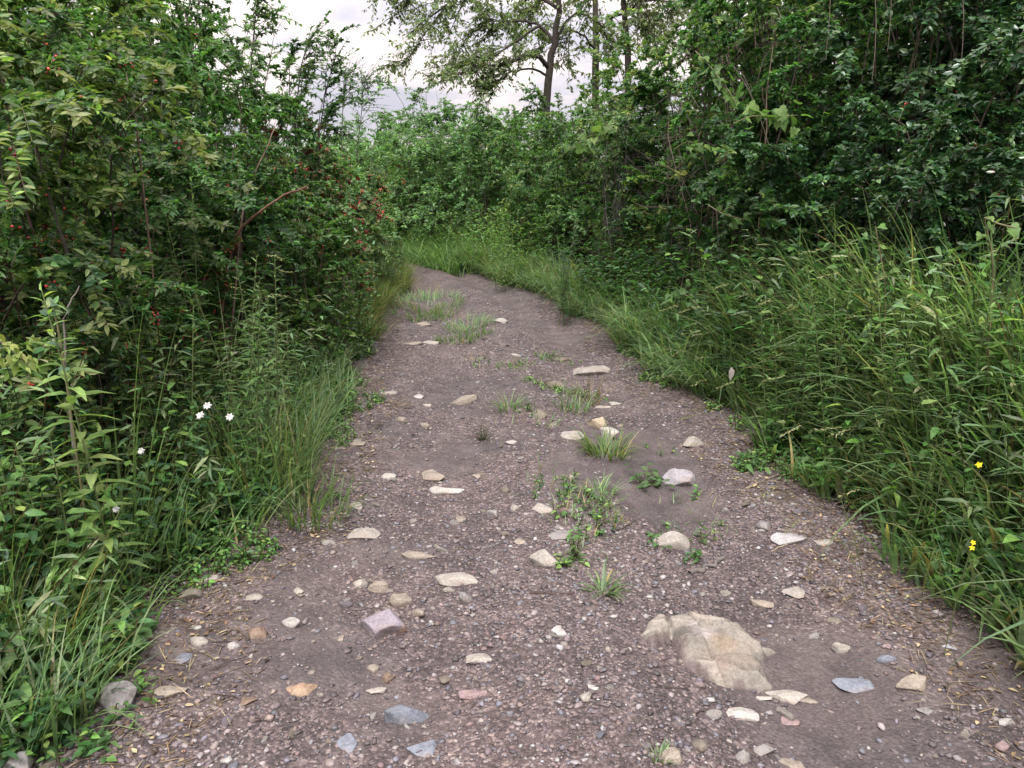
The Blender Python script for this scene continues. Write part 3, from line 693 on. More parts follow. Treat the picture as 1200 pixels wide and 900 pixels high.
shrub('dark leafy bush low in the left verge behind the white flowers', 130, 3.0, .85, .5, DARK + MID, 0.056, 0.026, 117, cover=2.4)
# ---- right bank
ROSE = dict(mat_=M_GLOSS)
shrub('dark glossy rose bush with small white blossoms above the right grass', 1015, 4.9, 1.95, 1.0, DARK, 0.046, 0.026, 201, cover=3.0, flower=9, **ROSE)
shrub('dark rose bush at the right edge of the photo above the grass', 1190, 4.5, 2.0, .95, DARK, 0.046, 0.026, 202, cover=3.0, flower=3, berry=36, **ROSE)
shrub('dark tangled shrub in the upper right with hanging dead vines before it', 1065, 6.4, 3.3, 1.15, DARK, 0.058, 0.031, 203, cover=2.3, **ROSE)
shrub('black-green shrub in the top right corner of the photo', 1215, 5.9, 3.6, 1.2, DARK, 0.058, 0.031, 204, cover=2.3, **ROSE)
shrub('leafy bush right of the dead thicket, vine leaves over its front', 870, 6.7, 2.75, .95, DARK + MID, 0.059, 0.031, 205, cover=2.4)
shrub('dark bush with yellow-green sprays at mid height on the right bank', 800, 8.0, 2.8, .95, DARK + MID, 0.059, 0.029, 206, cover=2.2, tip=YT)
shrub('tall shrub reaching the top edge above the vine leaves', 915, 8.6, 4.2, 1.4, MID + YELL, 0.077, 0.034, 207, cover=2.3)
shrub('tall dark shrub at the back of the right bank, right of the yellowish tall one', 1030, 9.4, 4.8, 1.5, DARK + OLIVE, 0.077, 0.034, 208, cover=2.3)
shrub('yellowish green bush under the tree trunks at the top of the right bank', 765, 11.0, 3.15, 1.25, YELL + MID, 0.070, 0.033, 210, cover=2.3)
shrub('olive bush left of the yellowish one, under the leaning trunk', 690, 13.2, 2.75, 1.2, OLIVE + MID, 0.077, 0.034, 211, cover=2.3)
shrub('dark hollow shrub full of grey twigs in the middle of the right bank', 705, 10.3, 2.35, .9, DARK, 0.064, 0.029, 209, cover=1.2)
shrub('small bush with a yellow-green spray at the far right of the bend', 622, 14.6, 2.6, 1.0, MID + HAZY, 0.070, 0.033, 212, cover=2.3, tip=(.2,.25,.06))
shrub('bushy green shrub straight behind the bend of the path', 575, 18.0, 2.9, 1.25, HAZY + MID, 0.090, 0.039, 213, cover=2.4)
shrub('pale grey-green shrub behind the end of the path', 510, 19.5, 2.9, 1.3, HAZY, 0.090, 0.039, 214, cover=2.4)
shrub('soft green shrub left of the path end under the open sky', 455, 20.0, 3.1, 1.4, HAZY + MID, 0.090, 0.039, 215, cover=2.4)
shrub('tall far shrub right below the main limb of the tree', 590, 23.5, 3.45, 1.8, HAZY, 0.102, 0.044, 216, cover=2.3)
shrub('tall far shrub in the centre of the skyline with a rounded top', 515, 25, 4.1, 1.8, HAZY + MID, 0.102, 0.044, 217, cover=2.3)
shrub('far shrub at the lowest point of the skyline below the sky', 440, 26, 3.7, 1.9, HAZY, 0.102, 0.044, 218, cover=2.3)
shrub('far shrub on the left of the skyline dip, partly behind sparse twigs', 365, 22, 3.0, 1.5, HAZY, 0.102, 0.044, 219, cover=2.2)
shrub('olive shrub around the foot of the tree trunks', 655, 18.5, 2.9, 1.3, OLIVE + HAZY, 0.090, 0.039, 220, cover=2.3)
shrub('bush at the top of the right bank below the slim back trunk', 725, 16.5, 3.1, 1.4, YELL + OLIVE, 0.083, 0.036, 221, cover=2.2)
shrub('overhanging dark tree-like shrub at the very top right', 1130, 8.2, 5.4, 1.8, DARK, 0.077, 0.036, 222, cover=2.2)

shrub('tall mass of dark foliage closing the top edge left of the corner', 960, 11.0, 5.6, 1.8, DARK + MID, 0.090, 0.039, 223, cover=2.4)
shrub('tall foliage behind the brownish dead brush at the top edge', 885, 12.8, 4.6, 1.6, MID + OLIVE, 0.090, 0.039, 224, cover=2.4)
shrub('dark foliage deep behind the overhanging shrub at the top right', 1120, 11.0, 6.2, 2.0, DARK, 0.090, 0.039, 225, cover=2.6)
shrub('dark foliage in the far top right corner behind the black-green shrub', 1230, 8.0, 5.4, 1.7, DARK, 0.083, 0.039, 226, cover=2.5)

shrub('low dark bramble with broad leaves at the right verge where the tall grass ends', 850, 5.75, .95, .55, DARK + MID, .075, .045, 227, cover=2.2, name='bramble', cat='bramble', x=1.95)
shrub('low leafy bramble beside the far right grass below the leaf spray', 790, 7.0, .95, .6, MID + DARK, .07, .042, 228, cover=2.2, name='bramble', cat='bramble', x=1.75)
shrub('low blue-green bush at the foot of the dead grey tangle', 725, 8.7, 1.05, .6, [(.05,.1,.06), (.06,.12,.065), (.045,.085,.05)], .065, .03, 229, cover=2.2, x=1.55)
shrub('yellow-green low bush before the dark hollow near the bend', 615, 13.2, 1.3, .6, LIGHT + MID, .075, .035, 230, cover=2.2, x=.75)

# bare dead thickets, canes and vines
def dead_thicket(label, px, y, height, radius, n, seed, col=(.12,.105,.1)):
    r = rng(seed); x = X(px, y); base = np.array([x, y, float(H(x, y))]); root = thing('dead_bramble', label, 'dead brush', base)
    PL = canes(r, base, n, height, radius, .25, droop=1.9); PL[:, 1:] += np.cumsum(r.normal(0, .07, PL[:, 1:].shape), 1); PL = PL[clear(PL[:, 2:]).all(1)]; n = len(PL); TW = twigs(r, PL, n * 12, .2, .55, base, 0, .2); TW[:, 1:] += r.normal(0, .025, TW[:, 1:].shape)
    g = Geo(); tubes(g, PL, .006 * np.linspace(1, .4, PL.shape[1])[None], palette(r, n, [col], None, .25), 4)
    tubes(g, TW, .0028 * np.linspace(1, .5, 5)[None], palette(r, len(TW), [col, (.09,.07,.065)], None, .25), 3); g.build('stems', M_BARK, root, base)
dead_thicket('grey tangle of dead bramble twigs in the dark hollow of the right bank', 712, 10.6, 2.3, .8, 60, 301)
dead_thicket('brownish dead brush high on the right bank beside the tall yellowish shrub', 850, 7.6, 3.1, .5, 14, 302, (.15,.12,.1))

def cane_thing(label, pts, rad, col, name='bare_cane', cat='cane', n=14):
    P = np.array(pts); t = np.linspace(0, 1, len(P)); ti = np.linspace(0, 1, n)
    C = np.stack([np.interp(ti, t, P[:, k]) for k in range(3)], -1); 
    for _ in range(2): C[1:-1] = (C[:-2] + 2 * C[1:-1] + C[2:]) / 4
    r = rng(int(abs(P).sum() * 100)); C[1:-1] += r.normal(0, rad * .5, C[1:-1].shape)
    g = Geo(); tubes(g, C[None], rad * np.linspace(1, .5, n)[None], np.array([col]), 6)
    base = C[0]; o = g.build(name, M_BARK, None, base, True); o.location = base
    return tag(o, label, cat)
def gz(p): return np.array([p[0], p[1], float(H(p[0], p[1])) - .02])
cane_thing('bare reddish brown cane arching out of the left shrubs toward the berries', [gz(Q(235, 330, 5.0)), Q(265, 282, 4.95), Q(300, 250, 4.9), Q(330, 230, 4.85), Q(360, 218, 4.8)], .011, (.15, .085, .06))
cane_thing('thin upright brown cane left of the arching one', [gz(Q(170, 250, 4.1)), Q(163, 170, 4.1), Q(155, 120, 4.15), Q(148, 85, 4.2)], .006, (.14, .095, .075))
cane_thing('slanting brown cane behind the arching one among the left shrubs', [gz(Q(250, 320, 4.9)), Q(280, 250, 5.0), Q(305, 190, 5.1), Q(322, 150, 5.2)], .008, (.13, .09, .07))
cane_thing('pale dead stem leaning among the big leaves at the left edge', [gz(Q(66, 430, 2.95)), Q(72, 385, 2.95), Q(82, 355, 2.95), Q(93, 335, 2.95)], .0045, (.2, .18, .16))
for i, (x0, y0, x1, y1, d, lb) in enumerate([(972, 0, 968, 70, 5.3, 'pale dead vine hanging at the top edge over the rose bush'), (1043, 0, 1040, 60, 5.4, 'thin dead vine hanging right of the pale one at the top right'),
        (1127, 20, 1125, 95, 5.0, 'long straight dead vine hanging in the dark top right corner'), (1025, 40, 1022, 95, 5.2, 'short dead vine hanging lowest in front of the dark tangle')]):
    a, b = Q(x0, y0 - 60, d), Q(x1, y1, d)
    cane_thing(lb, [a, (a + b) / 2 + [.02, 0, .0], b], .0028, (.15, .125, .1), 'hanging_vine', 'vine', 10)

# ------------------------------------------------------------------ grass, weeds
GRN = [(.115,.205,.08), (.14,.235,.1), (.1,.18,.08), (.17,.26,.125), (.13,.2,.12), (.2,.245,.14)]
def grass_patch(name, label, xs, ys, L, W, az, azs, lean, bend, seed, cols=GRN, n_straw=.04, K=5):
    r = rng(seed); n = len(xs); P = np.stack([xs, ys, H(xs, ys) - .01], -1)
    C = palette(r, n, cols, None, .2); k = r.random(n) < n_straw; C[k] = palette(r, k.sum(), [(.3,.24,.12), (.24,.2,.1)])
    g = Geo()
    blades(g, P, az + r.normal(0, azs, n), np.abs(r.normal(lean, .2, n)), r.uniform(.3, 1., n) * bend, L * r.uniform(.5, 1.15, n), W * r.uniform(.6, 1.2, n), C, K)
    return tag(g.build(name, M_GRASS), label, 'grass', kind='stuff')
def verge(r, n, side, y0, y1, w0, w1, power=1.):
    y = y0 + (y1 - y0) * r.random(n) ** power
    rag = .26 * fbm(y * 1.8 + side * 7, y * 0 + 3.3, 5) + .03
    d = w0 + (w1 - w0) * r.random(n) + rag
    return (XL(y) - d if side < 0 else XR(y) + d), y

r = rng(41); x, y = verge(r, 6000, 1, 1.6, 6.2, .0, 1.3); k = fbm(x * 1.2, y * 1.2, 3) > -.34 + .3 * r.random(len(x)) - .1; x, y = x[k], y[k]
edge = np.clip((x - XR(y)) / .6, .3, 1)
grass_patch('grass', 'tall arching green grass covering the right bank beside the path', x, y, 1.1 * edge * (1 + .5 * fbm(x * 2, y * 2, 2)), .025, math.pi + .35, 1.0, .32, 1.55, 42, K=6)
r = rng(43); x, y = verge(r, 6000, 1, 5.6, 17, -.05, .6, .9)
grass_patch('grass', 'drooping grass along the far right verge up to the bend', x, y, .62 * (1 + .9 * fbm(x * 1.5, y * 1.5, 3)), .023, math.pi + .5, 1.1, .4, 2.0, 44, K=4)
r = rng(45); n = 6000; y = r.uniform(15, 22, n); x = XR(y) + r.uniform(-.5, 2.0, n)
grass_patch('grass', 'lush grass behind the bend where the path disappears', x, y, .7 * (1 + .8 * fbm(x, y, 3)), .026, math.pi + .4, 1.2, .45, 1.9, 46, cols=[(.12,.21,.075), (.15,.25,.09), (.1,.18,.07)], n_straw=0, K=4)
r = rng(47); x, y = verge(r, 6000, -1, 1.8, 6.5, .0, .8); k = fbm(x * 2.2 + 7, y * 2.2, 3) > r.random(len(x)) * .5 - .28; x, y = x[k], y[k]
grass_patch('grass', 'uneven grass among the weeds of the left verge', x, y, .45, .010, .2, 1.3, .35, 1.5, 48)
r = rng(49); x, y = verge(r, 7000, -1, 8, 15, -.05, .6)
grass_patch('grass', 'rough grass with straw tips at the far left edge of the path', x, y, .45, .014, -.3, 1.0, .4, 1.7, 50, cols=[(.14,.19,.07), (.18,.21,.09), (.1,.16,.06)], n_straw=.14, K=4)

def weeds(name, label, xs, ys, h, L, W, cols, seed, kl=7, tmpl=T6, mat_=None):
    r = rng(seed); n = len(xs); P = np.stack([xs, ys, H(xs, ys)], -1); hh = h * r.uniform(.35, 1.15, n)
    lean = r.normal(0, .3, (n, 2)); top = P + np.concatenate([lean * hh[:, None], hh[:, None]], 1)
    s = np.linspace(0, 1, 4)[None, :, None]; ST = P[:, None] * (1 - s) + top[:, None] * s
    g = Geo(); tubes(g, ST, .0022, palette(r, n, [(.07,.1,.035), (.11,.09,.045)]), 3)
    idx = np.repeat(np.arange(n), kl); t = np.tile(np.linspace(.25, 1, kl), n) + r.normal(0, .05, n * kl); t = np.clip(t, .1, 1)
    p, tan = sample(ST, idx, t); az = np.tile(np.arange(kl) * 2.4, n) + np.repeat(r.uniform(0, 6.28, n), kl)
    D = np.stack([np.cos(az), np.sin(az), r.normal(.15, .3, len(az))], -1)
    N = UP + r.normal(0, .3, D.shape); sz = r.uniform(.6, 1.2, len(az)) * np.repeat(r.uniform(.7, 1.2, n), kl)
    C = palette(r, len(az), cols, None, .15) * np.repeat(np.exp(r.normal(0, .2, n)), kl)[:, None]
    leaves(g, p, D, N, L * sz, W * sz, C, tmpl, r.uniform(.05, .45, len(az)))
    return tag(g.build(name, mat_ or M_LEAF), label, 'undergrowth', kind='stuff')
r = rng(51); x, y = verge(r, 3600, -1, 1.7, 7.5, .04, 1.1)
weeds('undergrowth', 'mixed low leafy weeds covering the left verge', x, y, .5 * np.clip((XL(y) - x) / .5, .3, 1.2), .062, .026, MID + LIGHT + DARK, 52, 9, T8)
r = rng(53); x, y = verge(r, 2600, 1, 1.6, 4.2, .1, 1.3)
weeds('undergrowth', 'low leafy weeds in the near right verge under the grass', x, y, .36 * np.clip((x - XR(y)) / .5, .3, 1.2), .055, .022, MID + LIGHT, 54, 9, T8)
r = rng(55); x, y = verge(r, 3800, 1, 4.2, 11, .25, 1.2)
weeds('undergrowth', 'leafy weeds between the far right grass and the bushes', x, y, .75 * np.clip((x - XR(y)) / .6, .35, 1.2), .075, .034, MID + DARK, 56, 10)
r = rng(57); x, y = verge(r, 2500, -1, 7, 16, .1, 1.2)
weeds('undergrowth', 'weeds under the berry shrubs along the far left verge', x, y, .55, .065, .028, OLIVE + MID, 58, 9, T4)
r = rng(59); n = 2600; y = r.uniform(13, 22, n); x = XR(y) + r.uniform(.3, 3.0, n)
weeds('undergrowth', 'pale green weeds in front of the shrubs behind the bend', x, y, .95, .09, .035, HAZY + LIGHT, 60, 10, T4)

r = rng(61); x, y = verge(r, 420, 1, 1.7, 6.4, .25, 1.3)
weeds('undergrowth', 'narrow-leaved tall weeds growing through the right grass', x, y, 1.0 * np.clip((x - XR(y)) / .5, .4, 1.1), .1, .017, GRN, 62, 26, T8)
r = rng(63); x, y = verge(r, 700, 1, 1.7, 6.6, .1, 1.2)
weeds('undergrowth', 'broad-leaved weeds among the right grass', x, y, .8 * np.clip((x - XR(y)) / .5, .3, 1.1), .075, .034, MID + LIGHT, 64, 11, T8)
r = rng(65); x, y = verge(r, 260, -1, 1.8, 6.6, .2, 1.0)
weeds('undergrowth', 'narrow-leaved tall weeds growing through the left verge', x, y, .85 * np.clip((XL(y) - x) / .5, .4, 1.1), .09, .016, GRN, 66, 24, T8)
for sd_, sgn in ((67, -1), (68, 1)):
    r = rng(sd_); x, y = verge(r, 2600, sgn, 1.6, 9, -.22, .15, 1.3); k = (fbm(x * 2.5, y * 2.5, 3) > .12 + .5 * np.clip(np.where(sgn < 0, x - XL(y), XR(y) - x), 0, .3)) & ((y > 2.7) | (r.random(len(x)) < .12)); x, y = x[k], y[k]
    weeds('undergrowth', 'tiny weeds creeping onto the ' + ('left' if sgn < 0 else 'right') + ' edge of the bare path', x, y, .07, .028, .014, MID + LIGHT, sd_ + 100, 5)
    r = rng(sd_ + 5); x, y = verge(r, 4800, sgn, 1.5, 11, -.38, .2, 1.3); n = len(x); g = Geo()
    P = np.stack([x, y, HP(x, y) + .006], -1); D = np.concatenate([r.normal(0, 1, (n, 2)), r.normal(0, .12, (n, 1))], 1)
    k = r.random(n) < .65
    leaves(g, P, D, UP + r.normal(0, .3, (n, 3)), np.where(k, .09, .024) * r.uniform(.4, 1.3, n), np.where(k, .003, .012), palette(r, n, [(.2,.15,.085), (.11,.075,.05), (.26,.21,.13), (.08,.055,.04)]), T6, .1)
    tag(g.build('litter', M_PETAL), 'dry straw and dead leaf bits along the ' + ('left' if sgn < 0 else 'right') + ' path edge', 'litter', kind='stuff')

# tall individual plants: upright stems with narrow leaves
def tall_plant(label, x, y, h, nst, L, W, cols, seed, name='goldenrod_plant', cat='plant', spread=.07, group=None, plume=False, tmpl=T8, step=.022, lean=(0, 0)):
    r = rng(seed); base = np.array([x, y, float(H(x, y))]); root = thing(name, label, cat, base, group)
    for i in range(nst):
        b = base + np.array([*r.normal(0, spread, 2), 0]); hh = h * r.uniform(.75, 1.05)
        tp = b + np.array([*(r.normal(0, .09, 2) * hh + np.array(lean) * hh), hh]); s = np.linspace(0, 1, 8)[:, None]
        ST = (b * (1 - s) + tp * s + np.array([*r.normal(0, .05, 2), 0]) * hh * s * s)[None]
        g = Geo(); tubes(g, ST, .0042 * np.linspace(1, .5, 8)[None], np.array([[.09, .12, .045]]), 5); st = g.build('stem', M_STEM, root, base, True)
        k = int(hh / step); t = np.linspace(.14, 1, k); p, tan = sample(np.repeat(ST, 1, 0), np.zeros(k, int), t)
        az = np.arange(k) * 2.4 + r.uniform(0, 6); el = .25 + .75 * t ** 5
        D = np.stack([np.cos(az), np.sin(az), el], -1) + r.normal(0, .12, (k, 3)); sz = (1 - .62 * sstep(.72, 1, t)) * r.uniform(.8, 1.15, k)
        C = palette(r, k, cols, None, .1); C = C * (1 + .5 * sstep(.75, 1, t))[:, None]
        g = Geo(); leaves(g, p, D, UP + r.normal(0, .2, (k, 3)), L * sz, W * sz, C, tmpl, r.uniform(.2, .5, k))
        g.build('leaves', M_LEAF, st, base)
    return root
GOLD = [(.105,.195,.06), (.125,.22,.07), (.085,.165,.055)]
GOLDL = [(.14,.235,.075), (.165,.26,.09)]
for (px, yy, h, ns, lb, cols, L, W) in [
  (94, 2.5, 1.28, 1, 'pale leafy goldenrod stem standing foremost at the left edge', [(.16,.25,.08), (.19,.28,.1)], .13, .034),
  (290, 3.7, 1.2, 9, 'dense stand of narrow-leaved goldenrod above the left grass clump', GOLD, .09, .014),
  (232, 4.5, 1.55, 3, 'tall goldenrod with drooping narrow leaves against the dark shrubs', GOLD, .12, .018),
  (165, 3.5, 1.05, 3, 'short goldenrod stems left of the white flowers', GOLD, .085, .016),
  (20, 2.45, .7, 3, 'leafy goldenrod shoots low at the left edge below the yellow leaves', GOLD, .09, .024),
  (325, 4.6, .9, 5, 'fine-leaved green stems at the path side of the left grass clump', GOLD, .07, .011),
  (1080, 3.5, 1.2, 4, 'goldenrod stem with a white-green seed tip rising over the right grass', GOLDL, .1, .017),
  (1010, 3.95, 1.12, 7, 'goldenrod group left of the tall one in the right grass', GOLD, .095, .016),
  (945, 4.5, 1.12, 8, 'goldenrod stems at the left end of the right grass bank', GOLD, .09, .015),
  (1175, 3.3, 1.05, 6, 'goldenrod clump at the right edge above the straw', GOLD, .1, .018),
  (840, 6.2, .95, 4, 'long-leaved plant leaning out over the path before the vine leaves', GOLD, .11, .02),
  (665, 9.2, 1.25, 7, 'tall blue-green leafy stems in front of the dark hollow', [(.05,.11,.06), (.065,.125,.065)], .1, .02),
  (590, 12.5, 1.0, 6, 'light green leafy stems by the far right verge', GOLDL, .1, .022),
  (1130, 3.0, .55, 5, 'short feathery weeds behind the yellow flowers', GOLD, .06, .012),
]:
    tall_plant(lb, X(px, yy), yy, h, ns, L, W, cols, int(px * 3 + yy * 10))

# big-leaved vines
def vine(label, pts, L, cols, seed, n, name='grape_vine', rad=.004, tmpl=THEART):
    r = rng(seed); P = np.array(pts); t = np.linspace(0, 1, len(P)); ti = np.linspace(0, 1, 12)
    C = np.stack([np.interp(ti, t, P[:, k]) for k in range(3)], -1); C[1:-1] = (C[:-2] + 2 * C[1:-1] + C[2:]) / 4
    base = C[0]; root = thing(name, label, 'vine', base)
    g = Geo(); tubes(g, C[None], rad, np.array([[.13, .12, .06]]), 5); g.build('stem', M_STEM, root, base)
    tt = np.sort(r.uniform(.3, 1, n)); p, tan = sample(C[None], np.zeros(n, int), tt)
    D = r.normal(0, .5, (n, 3)) + np.array([0, -.5, -.35]) + tan * .3
    N = np.array([0, -.45, .9]) + r.normal(0, .35, (n, 3)); p = p + r.normal(0, L * .3, p.shape)
    n = n; sz = L * .75 * r.uniform(.5, 1.1, n)
    for i in range(n):
        g = Geo(); leaves(g, p[i:i+1], D[i:i+1], N[i:i+1], sz[i:i+1], sz[i:i+1] * (.95 if tmpl is THEART else .42), palette(r, 1, cols, None, .12), tmpl, np.array([.35]))
        g.build('leaf', M_VINE, root, base)
VL = [(.1,.19,.05), (.085,.165,.045), (.14,.23,.07)]; VD = [(.06,.13,.04), (.075,.15,.045)]
def deep(px, py, y, n=.6): return Q(px, py, y + n)
vine('row of big bright vine leaves over the dead grey tangle', [Q(655, 185, 8.6), Q(672, 172, 8.5), Q(690, 160, 8.4), Q(712, 145, 8.3)], .17, VL, 401, 17)
vine('bright three-lobed leaves hanging highest in the leafy bush right of centre', [Q(815, 60, 6.0), Q(830, 75, 5.9), Q(850, 100, 5.85), Q(862, 120, 5.8)], .105, VD + VL, 402, 24)
vine('cluster of bright vine leaves with one shining pale leaf', [Q(860, 145, 5.5), Q(880, 135, 5.4), Q(905, 138, 5.4), Q(935, 135, 5.4)], .12, VL, 403, 17)
vine('small yellow-green leaf spray in the dark gap of the right bank', [Q(790, 175, 7.0), Q(805, 165, 6.9), Q(820, 170, 6.9), Q(832, 175, 6.9)], .09, VL, 404, 16)
vine('yellow-green sprig below the leaf spray in the dark gap', [Q(782, 195, 7.0), Q(790, 200, 7.0), Q(796, 205, 7.0), Q(800, 202, 7.0)], .08, [(.17,.22,.05)], 405, 6)
vine('pair of green vine leaves hanging in the deep shade above the verge', [Q(830, 240, 6.0), Q(845, 250, 5.9), Q(862, 255, 5.9), Q(875, 258, 5.9)], .13, VD, 406, 6)
vine('pale green climbing stem with lit leaves at the right edge', [gz(Q(1165, 400, 3.4)), Q(1168, 330, 3.4), Q(1160, 280, 3.4), Q(1150, 250, 3.4), Q(1165, 262, 3.3), Q(1195, 268, 3.3)], .075, VL, 407, 9, 'climbing_plant')
vine('broad-leaved stem with drooping leaves in the middle of the right bank', [gz(Q(1045, 400, 3.9)), Q(1040, 345, 3.9), Q(1030, 290, 3.9), Q(1026, 265, 3.9)], .085, VL + VD, 408, 9, 'climbing_plant')
vine('blue-green broad leaves on a dead stem left of the goldenrod', [gz(Q(75, 440, 2.7)), Q(70, 390, 2.7), Q(62, 362, 2.7), Q(50, 352, 2.65)], .07, [(.06,.13,.075), (.075,.145,.085)], 409, 8, 'climbing_plant')
vine('glowing yellow-green leaf cluster cut by the left edge of the photo', [Q(-20, 395, 2.3), Q(0, 400, 2.3), Q(18, 412, 2.28), Q(34, 428, 2.26)], .052, [(.24,.29,.08), (.18,.25,.07)], 410, 46, 'shrub_shoot', tmpl=T8)
vine('broad-leaved bramble shoots at the right verge in mid distance', [gz(Q(800, 420, 7.0)), Q(790, 370, 6.7), Q(785, 345, 6.6), Q(800, 340, 6.5), Q(830, 370, 6.2)], .09, VD, 411, 22, 'bramble_shoot')

# tall grass clumps and stalks that stand out
def tuft(label, px, py, n, L, W, lean, bend, seed, cols=GRN, name='grass_tuft', rad=.05, az=0, azs=9., straw=.08, xy=None, ey=1.):
    r = rng(seed); p = G(px, py) if xy is None else np.array(xy)
    if W < .0075 and xy is None: n, W, lean, bend = int(n * .65), W * 1.55, lean + .22, bend + .6
    a = r.uniform(0, 6.283, n); rr = rad * np.sqrt(r.random(n)); xs, ys = p[0] + rr * np.cos(a), p[1] + rr * ey * np.sin(a)
    P = np.stack([xs, ys, H(xs, ys)], -1); base = np.array([p[0], p[1], float(H(p[0], p[1]))])
    kk = fbm(xs * 3 + seed, ys * 2.2, 3) > -.12 if ey > 1 else np.ones(n, bool); P, a, n = P[kk], a[kk], int(kk.sum())
    C = palette(r, n, cols, None, .18); k = r.random(n) < straw; C[k] = palette(r, k.sum(), [(.3,.24,.12)])
    g = Geo(); blades(g, P, a + r.normal(0, .6, n) if azs > 6 else az + r.normal(0, azs, n), np.abs(r.normal(lean, .2, n)), r.uniform(.3, 1.1, n) * bend, L * r.uniform(.5, 1.1, n), W * r.uniform(.7, 1.2, n), C)
    o = g.build(name, M_GRASS, None, base); o.location = base
    return tag(o, label, 'grass tuft')
tuft('long strip of grass growing down the middle of the far path', 545, 388, 700, .19, .009, .5, 1.7, 501, rad=.34, ey=2.6)
tuft('grass growing at the back of the far strip, next to the left leaves', 500, 358, 900, .24, .011, .5, 1.7, 502, rad=.5, ey=2.6)
tuft('small wispy tuft left of centre in the weed row of the path', 598, 478, 70, .2, .006, .25, .9, 503, rad=.09)
tuft('wispy tuft beside the tan tilted stone in the path centre', 672, 478, 90, .22, .006, .25, .9, 504, rad=.12)
tuft('tuft with dry reddish stalks just behind the white angular stone', 690, 465, 60, .3, .004, .12, .4, 505, cols=[(.16,.12,.06), (.12,.13,.05)], rad=.1)
tuft('largest bright grass tuft in the middle of the path', 710, 532, 190, .24, .006, .3, 1.0, 506, cols=[(.1,.17,.05), (.13,.2,.06), (.08,.14,.04)], rad=.12)
tuft('thin grass sprig right below the largest tuft', 702, 580, 60, .14, .006, .3, .9, 507, rad=.08)
tuft('spiky sprawling tuft of flat blades near the stick', 707, 697, 46, .15, .007, .6, 1.0, 508, cols=[(.09,.16,.06), (.12,.19,.08)], rad=.035, straw=.02)
tuft('tiny tuft beside the tan stone at the bottom edge', 772, 890, 34, .06, .004, .3, .8, 509, rad=.03)
tuft('tiny sparse sprig among the gravel left of the mid stones', 640, 500, 30, .12, .005, .3, .8, 510, rad=.08)
tuft('tall thick clump of upright grass on the left verge', 0, 0, 170, .75, .009, .25, 1.2, 511, cols=[(.11,.185,.07), (.09,.16,.06), (.15,.21,.09)], rad=.28, xy=(X(285, 3.75), 3.75))
tuft('bright tuft spilling onto the path below the tall left clump', 0, 0, 150, .3, .008, .45, 1.5, 512, cols=[(.12,.2,.075), (.1,.17,.06)], rad=.2, xy=(X(340, 3.55), 3.55))
tuft('cluster of long arching blades at the lower left edge', 0, 0, 70, .6, .009, .35, .9, 513, cols=[(.13,.19,.06), (.1,.16,.05)], rad=.14, xy=(-1.55, 2.2), az=.3, azs=.7)
tuft('short weedy tuft in front of the upright grey block', 0, 0, 60, .2, .008, .4, 1.0, 514, cols=[(.1,.17,.05)], rad=.06, xy=(G(110, 800)[0], G(110, 800)[1]))
tuft('stiff reed blades standing behind the pale goldenrod at left', 0, 0, 9, 1.35, .014, .1, .5, 515, cols=[(.13,.2,.07)], rad=.04, xy=(X(120, 2.9), 2.9), straw=0)
tuft('bent straw-coloured dry grass in the right grass bank', 0, 0, 60, .55, .005, .5, 1.6, 516, cols=[(.3,.235,.12), (.24,.19,.09)], rad=.15, xy=(X(1150, 3.3), 3.3), az=math.pi, azs=.6)
tuft('long blades trailing onto the path from the near right grass', 0, 0, 26, .6, .007, .7, 1.2, 517, cols=[(.11,.17,.07), (.15,.17,.08)], rad=.2, xy=(1.75, 2.75), az=math.pi + .3, azs=.4)

r = rng(521); n = 2600; t = r.random(n); x = np.interp(t, [0, .5, 1], [.62, .45, .0]) + r.normal(0, .2, n); y = np.interp(t, [0, .5, 1], [3.2, 5.2, 8.0]) + r.normal(0, .2, n)
k = fbm(x * 3.1 + 4, y * 2.6, 3) > .2; x, y = x[k], y[k]
grass_patch('grass', 'sparse short sprigs scattered along the weedy middle of the path', x, y, .11, .007, 0, 9., .5, 1.3, 522, n_straw=.25, K=4)
r = rng(523); n = 900; t = r.random(n); x = np.interp(t, [0, .5, 1], [.6, .45, .1]) + r.normal(0, .22, n); y = np.interp(t, [0, .5, 1], [3.2, 5.2, 7.6]) + r.normal(0, .2, n)
k = fbm(x * 3.1 + 4, y * 2.6, 3) > .26; x, y = x[k], y[k]
weeds('undergrowth', 'tiny flat weeds among the sprigs in the middle of the path', x, y, .06, .03, .015, MID + LIGHT, 524, 5)

def stalks(label, x, y, n, L, az, azs, lean, bend, seed, col=(.16,.19,.08)):
    r = rng(seed); base = np.array([x, y, float(H(x, y))]); root = thing('seeding_grass', label, 'grass', base)
    P = base + np.concatenate([r.normal(0, .12, (n, 2)), np.zeros((n, 1))], 1)
    g = Geo(); a = az + r.normal(0, azs, n)
    tips = blades(g, P, a, np.abs(r.normal(lean, .12, n)), bend * r.uniform(.5, 1.1, n), L * r.uniform(.8, 1.1, n), .005, palette(r, n, [col], None, .1), 7); g.build('stalks', M_GRASS, root, base)
    g = Geo(); m = 16
    idx = np.repeat(np.arange(n), m); s = np.tile(np.linspace(0, .09, m), n)
    d = np.stack([np.cos(a), np.sin(a), -.25 + 0 * a], -1)[idx]
    p = tips[idx] + d * (s[:, None] - .05) + r.normal(0, .0015, (n * m, 3))
    leaves(g, p, d + r.normal(0, .35, p.shape), r.normal(0, 1, p.shape), .018, .005, palette(r, n * m, [(.28,.28,.15), (.22,.25,.12)], None, .1), T4, 0.)
    g.build('seed_heads', M_GRASS, root, base)
stalks('long seeding grass stalks arching left over the right grass bank', X(1010, 4.0), 4.0, 12, 1.1, math.pi + .2, .5, .45, .9, 601)
